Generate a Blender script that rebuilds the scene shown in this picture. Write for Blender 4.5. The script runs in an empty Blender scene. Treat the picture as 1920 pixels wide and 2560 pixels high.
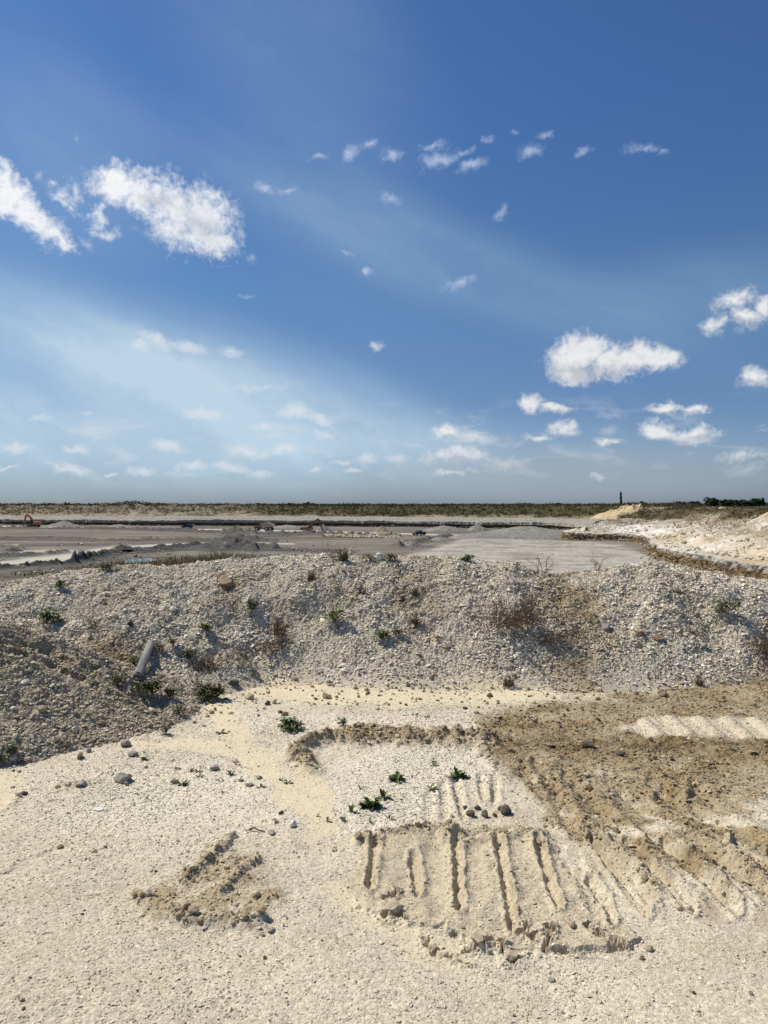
import bpy, bmesh, math, random
import numpy as np
from mathutils import Vector, Matrix, Euler

rng = np.random.default_rng(7)
random.seed(7)
R = math.radians
scene = bpy.context.scene
COL = scene.collection

# ------------------------------------------------------------------ camera
EYE = 1.7
FP = 1924.0            # focal length in photo pixels (1920 x 2560)
HZ = 1264.0            # photo row of the level horizon
cam_d = bpy.data.cameras.new('camera')
cam = bpy.data.objects.new('camera', cam_d); COL.objects.link(cam)
cam.location = (0, 0, EYE); cam.rotation_euler = (R(90), 0, 0)
cam_d.sensor_fit = 'VERTICAL'
cam_d.sensor_height = 36.0
cam_d.lens = 36.0 * FP / 2560.0
cam_d.shift_y = -16.0 / 2560.0
cam_d.clip_start = 0.05; cam_d.clip_end = 30000
scene.camera = cam

# ------------------------------------------------------------------ light
SUN_EL, SUN_AZ = R(53), R(-62)       # azimuth from +Y (view direction), negative = to the left
sun_dir = Vector((math.sin(SUN_AZ)*math.cos(SUN_EL), math.cos(SUN_AZ)*math.cos(SUN_EL), math.sin(SUN_EL)))
sl = bpy.data.lights.new('sun', 'SUN'); sl.energy = 5.0; sl.angle = R(0.5); sl.color = (1.0, 0.945, 0.85)
so = bpy.data.objects.new('sun', sl); COL.objects.link(so)
so.rotation_euler = sun_dir.to_track_quat('Z', 'Y').to_euler(); so.location = sun_dir*50

scene.view_settings.view_transform = 'Standard'
scene.view_settings.look = 'None'
scene.view_settings.exposure = 0.0
scene.view_settings.gamma = 1.0
scene.cycles.max_bounces = 5; scene.cycles.diffuse_bounces = 3; scene.cycles.glossy_bounces = 2
scene.cycles.transparent_max_bounces = 4

# ------------------------------------------------------------------ node helpers
class NT:
    def __init__(s, tree): s.t = tree; s.n = tree.nodes; s.l = tree.links
    def node(s, typ, **kw):
        n = s.n.new(typ)
        for k, v in kw.items(): setattr(n, k, v)
        return n
    def put(s, sock, v):
        if isinstance(v, bpy.types.NodeSocket): s.l.new(v, sock)
        elif v is not None:
            if sock.type == 'RGBA' and not isinstance(v, (int, float)) and len(v) == 3: v = (*v, 1)
            sock.default_value = v
    def math(s, op, a, b=None, c=None, clamp=False):
        n = s.node('ShaderNodeMath', operation=op, use_clamp=clamp)
        s.put(n.inputs[0], a)
        if b is not None: s.put(n.inputs[1], b)
        if c is not None: s.put(n.inputs[2], c)
        return n.outputs[0]
    def step(s, v, a, b):
        n = s.node('ShaderNodeMapRange', interpolation_type='SMOOTHSTEP')
        s.put(n.inputs['Value'], v); s.put(n.inputs['From Min'], a); s.put(n.inputs['From Max'], b)
        return n.outputs[0]
    def mix(s, f, a, b, mode='MIX'):
        n = s.node('ShaderNodeMix', data_type='RGBA', blend_type=mode)
        s.put(n.inputs['Factor'], f); s.put(n.inputs['A'], a); s.put(n.inputs['B'], b)
        return n.outputs['Result'] if 'Result' in n.outputs and n.outputs['Result'].type == 'RGBA' else n.outputs[2]
    def noise(s, vec, scale, detail=4, rough=0.55, dist=0.0):
        n = s.node('ShaderNodeTexNoise')
        if vec is not None: s.l.new(vec, n.inputs['Vector'])
        n.inputs['Scale'].default_value = scale; n.inputs['Detail'].default_value = detail
        n.inputs['Roughness'].default_value = rough; n.inputs['Distortion'].default_value = dist
        return n.outputs[0]
    def vor(s, vec, scale, feature='F1'):
        n = s.node('ShaderNodeTexVoronoi', feature=feature)
        if vec is not None: s.l.new(vec, n.inputs['Vector'])
        n.inputs['Scale'].default_value = scale
        return n
    def attr(s, name):
        n = s.node('ShaderNodeAttribute'); n.attribute_name = name
        return n.outputs['Fac']
def _mixfix():
    pass
def mixsock(n, key):     # RGBA sockets of the mix node
    return [i for i in n.inputs if i.name == key and i.type == 'RGBA'][0]
def _mix(s, f, a, b, mode='MIX'):
    n = s.node('ShaderNodeMix', data_type='RGBA', blend_type=mode)
    s.put(n.inputs[0], f); s.put(mixsock(n, 'A'), a); s.put(mixsock(n, 'B'), b)
    return [o for o in n.outputs if o.type == 'RGBA'][0]
NT.mix = _mix

def new_mat(name):
    m = bpy.data.materials.new(name); m.use_nodes = True
    nt = NT(m.node_tree)
    bs = m.node_tree.nodes['Principled BSDF']
    return m, nt, bs

# ------------------------------------------------------------------ sky
def build_world():
    w = bpy.data.worlds.new('World'); scene.world = w; w.use_nodes = True
    nt = NT(w.node_tree)
    bg = [n for n in nt.n if n.type == 'BACKGROUND'][0]
    sky = nt.node('ShaderNodeTexSky', sky_type='NISHITA')
    sky.sun_disc = False; sky.sun_elevation = SUN_EL; sky.sun_rotation = SUN_AZ
    sky.air_density = 1.0; sky.dust_density = 0.6; sky.ozone_density = 2.2
    tc = nt.node('ShaderNodeTexCoord'); g = tc.outputs['Generated']
    sp = nt.node('ShaderNodeSeparateXYZ'); nt.l.new(g, sp.inputs[0])
    x, y, z = sp.outputs
    # azimuth / elevation in degrees
    az = nt.math('MULTIPLY', nt.math('ARCTAN2', x, y), 57.2958)
    el = nt.math('MULTIPLY', nt.math('ARCSINE', z), 57.2958)
    cv = nt.node('ShaderNodeCombineXYZ'); nt.l.new(az, cv.inputs[0]); nt.l.new(el, cv.inputs[1])
    P = cv.outputs[0]
    def ae(u, v):            # displayed coordinates (1659 x 2212) -> az, el
        dx, dz = (u*1.1573-960)/FP, (HZ-v*1.1573)/FP
        return math.degrees(math.atan(dx)), math.degrees(math.atan2(dz, math.hypot(1, dx)))
    # clear-sky tone: deeper blue overhead, paler toward the horizon (film response of the photograph)
    ramp = nt.node('ShaderNodeValToRGB'); nt.l.new(nt.math('DIVIDE', el, 60.0, clamp=True), ramp.inputs[0])
    cr = ramp.color_ramp
    cr.elements[0].position = 0.0; cr.elements[0].color = (0.56, 0.74, 1.12, 1)
    cr.elements[1].position = 1.0; cr.elements[1].color = (0.50, 0.80, 1.18, 1)
    for p, c in ((0.05, (0.60, 0.76, 1.10)), (0.12, (0.62, 0.78, 1.08)), (0.25, (0.62, 0.88, 1.12)), (0.45, (0.54, 0.86, 1.22))):
        e = cr.elements.new(p); e.color = (*c, 1)
    base = nt.mix(1.0, sky.outputs[0], ramp.outputs[0], 'MULTIPLY')
    SK = SKY_STRENGTH
    def lit(c): return tuple(v/SK for v in c)
    # warp noise shared by all clouds
    wn = nt.node('ShaderNodeTexNoise'); nt.l.new(P, wn.inputs['Vector'])
    wn.inputs['Scale'].default_value = 0.55; wn.inputs['Detail'].default_value = 6; wn.inputs['Roughness'].default_value = 0.62
    off = nt.node('ShaderNodeVectorMath', operation='SUBTRACT'); nt.l.new(wn.outputs['Color'], off.inputs[0]); off.inputs[1].default_value = (0.5, 0.5, 0.5)
    def warped(k):
        sc = nt.node('ShaderNodeVectorMath', operation='MULTIPLY_ADD')
        nt.l.new(off.outputs[0], sc.inputs[0]); sc.inputs[1].default_value = (k, k, 0); nt.l.new(P, sc.inputs[2])
        return sc.outputs[0]
    W1 = warped(2.2)
    def blob(vec, u, v, ru, rv, ang=0):
        a, e = ae(u, v)
        k = 1.1573/FP*57.2958
        m = nt.node('ShaderNodeMapping', vector_type='TEXTURE'); nt.l.new(vec, m.inputs[0])
        m.inputs['Location'].default_value = (a, e, 0); m.inputs['Rotation'].default_value = (0, 0, R(ang))
        m.inputs['Scale'].default_value = (ru*k, rv*k, 1)
        ln = nt.node('ShaderNodeVectorMath', operation='LENGTH'); nt.l.new(m.outputs[0], ln.inputs[0])
        return nt.math('SUBTRACT', 1.0, ln.outputs['Value'])
    seq = [None]
    def after(vec):           # evaluate the blobs a few at a time (the shader has a small stack)
        if seq[0] is None: return vec
        n = nt.node('ShaderNodeVectorMath', operation='MULTIPLY_ADD')
        nt.l.new(seq[0], n.inputs[0]); n.inputs[1].default_value = (1e-7, 1e-7, 0); nt.l.new(vec, n.inputs[2])
        return n.outputs[0]
    def union(vec, lst, gain=1.0):
        o = None
        for k, b in enumerate(lst):
            if k % 4 == 0: vv = after(vec)
            wt = (b[5] if len(b) > 5 else 1.0)*gain
            r = blob(vv, *b[:5])
            if wt != 1.0: r = nt.math('MULTIPLY', r, wt)
            o = r if o is None else nt.math('MAXIMUM', o, r)
            seq[0] = o
        return o
    # --- cirrus veils
    m2 = nt.node('ShaderNodeMapping', vector_type='TEXTURE'); nt.l.new(warped(3.0), m2.inputs[0])
    m2.inputs['Rotation'].default_value = (0, 0, R(-24)); m2.inputs['Scale'].default_value = (26, 5.5, 1)
    streak = nt.step(nt.noise(m2.outputs[0], 1.3, 5, 0.5), 0.30, 0.72)
    W0 = P
    veils = [  # u, v, ru, rv, rot, strength
        (40, 800, 1000, 250, -8, 0.72), (520, 850, 700, 170, -14, 0.55), (250, 970, 1100, 150, 0, 0.45), (1000, 1000, 1000, 130, 0, 0.28),
        (640, 130, 700, 330, -62, 0.13), (900, 540, 900, 130, -20, 0.20), (120, 360, 330, 260, -25, 0.18), (1500, 640, 420, 130, 0, 0.14)]
    tot = None
    for u, v, ru, rv, an, st in veils:
        b = nt.step(blob(after(W0), u, v, ru, rv, an), 0.0, 0.9)
        b = nt.math('MULTIPLY', b, st)
        tot = b if tot is None else nt.math('ADD', tot, b)
        seq[0] = tot
    veil = nt.math('MULTIPLY', tot, nt.math('MULTIPLY_ADD', streak, 0.55, 0.55), clamp=True)
    c = nt.mix(veil, base, lit((0.50, 0.655, 0.78)))
    # --- heap clouds
    big = [(250, 395, 62, 50, -10), (320, 420, 120, 50, -14), (385, 462, 120, 78, -25), (440, 468, 95, 72, -32), (445, 515, 85, 50, -20), (215, 465, 24, 32, 0, .62),
           (25, 430, 60, 45, -35), (70, 470, 90, 40, -38), (5, 390, 40, 40, -30), (120, 520, 50, 20, -30, .8), (140, 430, 48, 18, -45, .5), (165, 415, 20, 30, 20, .42), (225, 500, 30, 16, 0, .45)]
    right = [(1230, 780, 70, 45, 0), (1265, 760, 70, 52, 0), (1330, 780, 90, 46, 0), (1385, 772, 66, 40, 0), (1430, 780, 50, 28, 0), (1240, 805, 65, 28, 0),
             (1540, 700, 34, 26, 0, .75), (1590, 645, 55, 26, 5, .7), (1610, 690, 40, 30, 0, .8), (1655, 665, 30, 34, 0, .8), (1635, 812, 45, 24, 0, .9),
             (1145, 872, 34, 28, 0, .9), (1195, 885, 55, 14, 0, .9), (1440, 882, 50, 18, 0, .9), (1500, 885, 34, 16, 0, .9), (1420, 930, 48, 26, 0, .85), (1490, 940, 70, 22, 0, .85),
             (965, 932, 40, 28, 0, .8), (1010, 945, 55, 18, 0, .7), (1215, 925, 42, 22, 0, .7), (1165, 942, 50, 12, 0, .6), (1310, 950, 40, 12, 0, .6),
             (990, 985, 110, 24, 0, .68), (1090, 998, 70, 18, 0, .6), (975, 1022, 70, 10, 0, .6), (1290, 1027, 20, 8, 0, .6), (1600, 985, 60, 14, 0, .5)]
    left = [(345, 735, 55, 20, -12, .72), (410, 750, 60, 18, -14, .72), (300, 745, 34, 12, 0, .6), (500, 762, 46, 16, 0, .6), (640, 885, 48, 26, -8, .78), (690, 905, 46, 16, -14, .7),
            (440, 893, 62, 18, -6, .78), (570, 918, 55, 12, 0, .6), (700, 935, 34, 14, 0, .6), (815, 748, 26, 12, -12, .75), (365, 965, 60, 20, 0, .66), (530, 975, 78, 22, -4, .7), (615, 968, 42, 18, 0, .7),
            (165, 970, 34, 14, 0, .74), (35, 970, 50, 14, 0, .66), (155, 1015, 60, 14, 0, .72), (305, 1018, 40, 14, 0, .7), (420, 1008, 46, 16, 0, .72), (490, 1013, 40, 12, 0, .7), (560, 1022, 44, 10, 0, .62),
            (740, 1000, 30, 10, 0, .66), (790, 990, 36, 14, 0, .62), (760, 1021, 28, 8, 0, .66), (855, 990, 36, 12, 0, .66), (240, 1020, 22, 7, 0, .6), (20, 1014, 24, 6, 0, .6), (685, 1018, 22, 6, 0, .55), (90, 900, 40, 10, 0, .45), (185, 895, 22, 8, 0, .45), (550, 840, 110, 10, 3, .4)]
    high = [(760, 335, 30, 16, 20, .66), (800, 315, 30, 10, 15, .55), (850, 335, 34, 18, 10, .7), (935, 315, 45, 12, 10, .6), (950, 345, 58, 22, 14, .72), (1020, 357, 40, 15, 14, .7), (1000, 330, 40, 10, 10, .55), (690, 342, 34, 8, 5, .42),
            (1145, 330, 44, 18, 4, .6), (1180, 291, 24, 10, 0, .58), (1260, 328, 28, 9, 5, .52), (1050, 299, 22, 8, 0, .45), (1385, 318, 48, 12, -6, .52), (1430, 328, 24, 8, 0, .48), (1115, 282, 14, 6, 0, .42),
            (570, 411, 36, 14, -4, .66), (620, 412, 26, 8, 0, .55), (845, 430, 34, 16, -8, .6), (1078, 455, 26, 14, 50, .58), (795, 588, 24, 16, 25, .66), (750, 548, 26, 8, -10, .5), (990, 612, 44, 14, 14, .56),
            (1010, 604, 24, 10, 0, .5), (545, 555, 12, 22, 0, .5), (530, 642, 24, 6, 0, .45), (190, 525, 24, 14, -30, .5), (90, 380, 14, 12, 0, .5), (165, 300, 10, 8, 0, .3)]
    fine = nt.noise(P, 1.7, 6, 0.62, 0.3)
    fine2 = nt.noise(P, 0.62, 5, 0.6, 0.2)
    def layer(c, lst, vec, amp, white, grey, lo, hi, hearts=None, top=1.0, gain=1.0):
        m = union(vec, lst, gain)
        d = nt.math('ADD', m, nt.math('MULTIPLY', nt.math('SUBTRACT', fine, 0.5), amp))
        a = nt.math('MULTIPLY', nt.step(d, lo, hi), top)
        th = nt.math('MULTIPLY', nt.step(d, hi*0.8, hi*0.8+0.5), nt.step(fine2, 0.32, 0.62))
        if hearts:
            h = nt.step(nt.math('ADD', union(vec, hearts), nt.math('MULTIPLY', nt.math('SUBTRACT', fine2, 0.5), 1.6)), -0.1, 0.8)
            th = nt.math('MAXIMUM', nt.math('MULTIPLY', th, 0.5), h)
        col = nt.mix(th, lit(white), lit(grey))
        return nt.mix(a, c, col), a
    c, a0 = layer(c, high, warped(1.6), 1.3, (0.60, 0.68, 0.86), (0.58, 0.66, 0.82), 0.0, 1.15, None, 0.68, 1.35)
    c, a1 = layer(c, left, warped(1.8), 0.95, (0.76, 0.79, 0.84), (0.58, 0.64, 0.72), 0.0, 1.05, None, 0.7, 1.4)
    c, a2 = layer(c, right, warped(1.9), 0.95, (0.82, 0.83, 0.84), (0.54, 0.57, 0.62), 0.0, 0.75,
                  [(1250, 800, 75, 26, 0), (1330, 800, 80, 16, 0), (1200, 890, 50, 8, 0), (1000, 1000, 110, 16, 0), (1470, 948, 80, 10, 0), (1460, 892, 60, 8, 0), (985, 948, 60, 12, 0), (1600, 705, 60, 14, 0), (1640, 822, 40, 8, 0)])
    c, a3 = layer(c, big, warped(2.8), 1.35, (0.93, 0.94, 0.96), (0.60, 0.64, 0.70), -0.04, 1.0, [(425, 480, 85, 48, -35), (350, 440, 60, 24, -20)], 1.0, 1.12)
    # small far clouds in loose rows low over the horizon
    lm = nt.node('ShaderNodeMapping'); nt.l.new(after(P), lm.inputs[0]); lm.inputs['Scale'].default_value = (.22, .62, 1)
    ln_ = nt.noise(lm.outputs[0], 1.0, 7, .6, .4)
    lb = nt.math('MULTIPLY', nt.step(el, 1.0, 2.6), nt.math('SUBTRACT', 1.0, nt.step(el, 4.5, 9.0)))
    c = nt.mix(nt.math('MULTIPLY', nt.math('MULTIPLY', nt.step(ln_, .50, .70), lb), .55), c, lit((.66, .71, .78)))
    # the grey band of far cloud low in the right
    lowb = nt.math('MULTIPLY', nt.step(blob(P, 1250, 1030, 620, 95, 0), 0.0, 0.8), 0.5)
    c = nt.mix(lowb, c, lit((0.36, 0.42, 0.49)))
    nt.l.new(c, bg.inputs['Color']); bg.inputs['Strength'].default_value = SK
SKY_STRENGTH = 0.075
build_world()

# ------------------------------------------------------------------ noise in numpy
def h32(ix, iy, seed):
    n = (ix.astype(np.int64)*374761393 + iy.astype(np.int64)*668265263 + seed*982451653) & 0xFFFFFFFF
    n = ((n ^ (n >> 13))*1274126177) & 0xFFFFFFFF
    n = ((n ^ (n >> 16))*2246822519) & 0xFFFFFFFF
    n = n ^ (n >> 15)
    return (n & 0xFFFFFF).astype(np.float32)/np.float32(0x1000000)
def perlin(x, y, seed=0):
    xi = np.floor(x); yi = np.floor(y)
    fx = (x-xi).astype(np.float32); fy = (y-yi).astype(np.float32)
    xi = xi.astype(np.int64); yi = yi.astype(np.int64)
    u = fx*fx*fx*(fx*(fx*6-15)+10); v = fy*fy*fy*(fy*(fy*6-15)+10)
    def g(dx, dy):
        a = h32(xi+dx, yi+dy, seed)*6.2831853
        return np.cos(a)*(fx-dx) + np.sin(a)*(fy-dy)
    n00, n10, n01, n11 = g(0, 0), g(1, 0), g(0, 1), g(1, 1)
    return ((n00*(1-u)+n10*u)*(1-v) + (n01*(1-u)+n11*u)*v)*1.4
def fbm(x, y, scale, octv=4, seed=0, gain=0.5):
    o = 0; a = 1; t = 0
    for k in range(octv):
        o = o + a*perlin(x*scale, y*scale, seed+k*17); t += a; a *= gain; scale *= 2.03
    return o/t
def worley(x, y, scale, seed=0):
    x = x*scale; y = y*scale
    xi = np.floor(x).astype(np.int64); yi = np.floor(y).astype(np.int64)
    best = np.full(x.shape, 9.0, np.float32); cid = np.zeros(x.shape, np.float32)
    for dx in (-1, 0, 1):
        for dy in (-1, 0, 1):
            cx, cy = xi+dx, yi+dy
            px = cx + h32(cx, cy, seed); py = cy + h32(cx, cy, seed+5)
            d = ((px-x)**2 + (py-y)**2).astype(np.float32)
            m = d < best
            best = np.where(m, d, best); cid = np.where(m, h32(cx, cy, seed+9), cid)
    return np.sqrt(best), cid
def sst(v, a, b):
    t = np.clip((v-a)/(b-a), 0, 1); return t*t*(3-2*t)
def seg_dist(u, v, pts, sv=1.0):
    best = None; tt = None
    for k, ((x0, y0), (x1, y1)) in enumerate(zip(pts[:-1], pts[1:])):
        dx, dy = x1-x0, (y1-y0)*sv
        L = dx*dx+dy*dy+1e-9
        t = np.clip(((u-x0)*dx + (v-y0)*sv*dy)/L, 0, 1)
        d = np.hypot(u-x0-t*dx, (v-y0)*sv-t*dy)
        best = d if best is None else np.minimum(best, d)
    return best
def poly_sd(u, v, pts, sv=1.0):        # signed distance, positive inside
    p = pts + [pts[0]]
    d = seg_dist(u, v, p, sv)
    ins = np.zeros(u.shape, bool)
    for (x0, y0), (x1, y1) in zip(p[:-1], p[1:]):
        if y0 == y1: continue
        c = ((y0 > v) != (y1 > v)) & (u < (x1-x0)*(v-y0)/(y1-y0)+x0)
        ins ^= c
    return np.where(ins, d, -d)

# photo measurement -> ground: u, v in the 1659 x 2212 view
FD, UD, VD = FP/1.1573, 829.5, HZ/1.1573
def survey(x, y, z=0.0):
    y = np.maximum(y, 0.3)
    return UD + FD*x/y, VD + FD*(EYE-z)/y
def at(u, v, z=0.0):
    y = FD*(EYE-z)/(v-VD); return (u-UD)/FD*y, y

# ------------------------------------------------------------------ mesh helpers
def link(name, me, parent=None):
    o = bpy.data.objects.new(name, me); COL.objects.link(o)
    if parent is not None: o.parent = parent
    return o
def tag(o, label=None, cat=None, group=None, kind=None):
    if label: o['label'] = label
    if cat: o['category'] = cat
    if group: o['group'] = group
    if kind: o['kind'] = kind
    return o
def np_mesh(name, V, F, mat, attrs=None, smooth=True, parent=None):
    """V (n,3); F (m,k) faces all of k corners"""
    V = np.ascontiguousarray(V, np.float32); F = np.ascontiguousarray(F, np.int32)
    me = bpy.data.meshes.new(name)
    m, k = F.shape
    me.vertices.add(len(V)); me.vertices.foreach_set('co', V.ravel())
    me.loops.add(m*k); me.loops.foreach_set('vertex_index', F.ravel())
    me.polygons.add(m); me.polygons.foreach_set('loop_start', np.arange(0, m*k, k, dtype=np.int32))
    me.polygons.foreach_set('use_smooth', np.full(m, smooth, bool))
    me.update(calc_edges=True)
    for kx, a in (attrs or {}).items():
        at_ = me.attributes.new(kx, 'FLOAT', 'POINT'); at_.data.foreach_set('value', np.ascontiguousarray(a, np.float32).ravel())
    me.materials.append(mat)
    return link(name, me, parent)
def grid_faces(r, c, keep=None):
    i = np.arange(r*c).reshape(r, c)
    F = np.stack([i[:-1, :-1], i[:-1, 1:], i[1:, 1:], i[1:, :-1]], -1).reshape(-1, 4)
    if keep is not None: F = F[keep.ravel()]
    return F
def compact(V, F, attrs):
    used = np.unique(F); m = np.full(len(V), -1, np.int64); m[used] = np.arange(len(used))
    return V[used], m[F], {k: a.ravel()[used] for k, a in attrs.items()}

# ------------------------------------------------------------------ near ground
SOIL = [(1040, 1545), (1150, 1515), (1300, 1500), (1450, 1485), (1700, 1440), (2300, 1420), (2300, 2010), (1659, 1935), (1500, 1875), (1350, 1845), (1235, 1835), (1185, 1765), (1120, 1695), (1060, 1650), (1032, 1615), (1028, 1570)]
WIND = [(632, 1640), (690, 1604), (760, 1592), (900, 1600), (1060, 1602)]
WETB = [(1080, 1604), (1250, 1606), (1400, 1610), (1700, 1618), (2300, 1630)]
TRK = [(1335, 1572), (1400, 1552), (1800, 1548), (2300, 1560), (2300, 1640), (1800, 1600), (1500, 1592), (1385, 1590)]
SLAB = [(800, 1815), (860, 1806), (980, 1800), (1170, 1810), (1250, 1900), (1340, 1990), (1400, 2040), (1350, 2052), (1230, 2056), (1100, 2058), (1040, 2062), (1000, 2030), (960, 2000), (905, 2004), (880, 1985), (840, 1990), (775, 1962), (745, 1915), (775, 1850)]
DUG = [(480, 1818), (520, 1850), (560, 1862), (590, 1905), (622, 1962), (560, 1995), (440, 2005), (350, 1985), (300, 1945), (385, 1905), (430, 1865)]
WHITE = [(735, 1640), (850, 1622), (1030, 1620), (1095, 1680), (1075, 1705), (965, 1705), (940, 1745), (900, 1785), (820, 1805), (745, 1795), (705, 1745), (705, 1680)]
WHITE2 = [(500, 1555), (700, 1540), (1030, 1545), (1030, 1580), (760, 1588), (560, 1592)]
WHITE3 = [(330, 1640), (480, 1615), (560, 1680), (590, 1760), (520, 1800), (360, 1790), (150, 1760), (120, 1700)]
SAND1 = [(468, 1515), (488, 1560), (540, 1640), (598, 1690), (640, 1735), (690, 1790)]
SAND2 = [(655, 1678), (688, 1720), (695, 1785)]
SAND3 = [(560, 1488), (760, 1502), (900, 1506), (1060, 1498), (1140, 1505)]
SAND4 = [(290, 1612), (400, 1606), (500, 1618)]
SAND5 = [(20, 1700), (-60, 1780), (-160, 1850)]
SAND6 = [(735, 1925), (800, 1975), (900, 2040), (1000, 2075)]
GROOVES = [  # dark deep ruts left by the blade teeth
    ([(987, 1828), (990, 1870), (992, 1960)], 9, 1.0), ([(1074, 1820), (1092, 1890), (1106, 2005)], 9, 1.0), ([(1163, 1822), (1190, 1910), (1206, 1955)], 9, 1.0),
    ([(1276, 1895), (1310, 1940), (1324, 1990)], 9, 0.9), ([(897, 1860), (899, 1925)], 10, 0.8), ([(812, 1822), (806, 1870), (800, 1915)], 9, 0.9),
    ([(1020, 1830), (1034, 1930)], 20, 0.35), ([(1120, 1850), (1140, 1915)], 20, 0.35), ([(1206, 1838), (1222, 1900)], 18, 0.4), ([(940, 1840), (945, 1960)], 20, 0.3), ([(1240, 1860), (1290, 1960)], 16, 0.4),
    ([(1156, 1650), (1212, 1730)], 9, 0.55), ([(1185, 1690), (1235, 1770)], 14, 0.6), ([(1250, 1700), (1330, 1800)], 14, .5), ([(1340, 1720), (1450, 1830)], 14, .6), ([(1280, 1805), (1405, 1935)], 12, 1.0), ([(1430, 1715), (1560, 1800)], 14, 1.0), ([(1500, 1720), (1659, 1840)], 14, 1.0),
    ([(985, 1692), (1002, 1760)], 9, 0.7), ([(1040, 1688), (1044, 1720)], 8, 0.6), ([(1070, 1690), (1068, 1725)], 8, 0.6), ([(960, 1700), (962, 1760)], 10, 0.4), ([(930, 1720), (925, 1770)], 10, 0.3)]
RIDGES = [([(775, 1822), (830, 1808), (905, 1800), (975, 1792)], 12, .035), ([(960, 1812), (1060, 1795), (1175, 1800)], 12, .03), ([(1000, 1830), (1110, 1806), (1200, 1826)], 9, .02),
          ([(502, 1815), (470, 1850), (436, 1876), (398, 1912)], 10, .034), ([(556, 1863), (520, 1896), (480, 1935)], 10, .032),
          ([(300, 1945), (370, 1985), (450, 2000), (560, 1992)], 17, .035), ([(1040, 1560), (1035, 1620), (1100, 1690)], 18, .02), ([(1310, 1815), (1380, 1880), (1430, 1930)], 14, .025), ([(1480, 1830), (1600, 1950)], 9, .018), ([(1395, 1838), (1490, 1965)], 9, .018), ([(1580, 1840), (1700, 1950)], 10, .02),
          ([(0, 1885), (60, 1850), (140, 1825)], 6, .010), ([(0, 1755), (30, 1735), (45, 1712)], 8, .012), ([(130, 1700), (210, 1692)], 12, .02),
          ]
CRACKS = [[(1015, 2045), (1030, 2052), (1055, 2040), (1080, 2035), (1090, 2062)], [(1190, 2010), (1180, 2055), (1230, 2060), (1350, 2056)], [(1150, 2035), (1175, 2020)],
          [(920, 2030), (935, 2060), (975, 2070), (1010, 2082)], [(1000, 2050), (1035, 2048)], [(1270, 2005), (1300, 2035), (1340, 2050)], [(1120, 2020), (1140, 2000)], [(830, 1985), (868, 1978), (880, 1990)], [(830, 1945), (855, 1930)], [(1100, 2078), (1128, 2070)]]
GROOVES += [([(1275+78*k, 1808+4*k), (1330+86*k, 1880+2*k), (1398+98*k, 1968)], 8, .95 if k % 2 == 0 else .7) for k in range(7)]
GROOVES += [([(1130+92*k, 1668+6*k), (1190+104*k, 1735+4*k), (1262+118*k, 1812)], 9, .55 if k % 2 else .4) for k in range(5)]
RIDGES += [([(1312+78*k, 1812+4*k), (1368+88*k, 1885+2*k), (1430+98*k, 1960)], 8, .012) for k in range(6)]
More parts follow.
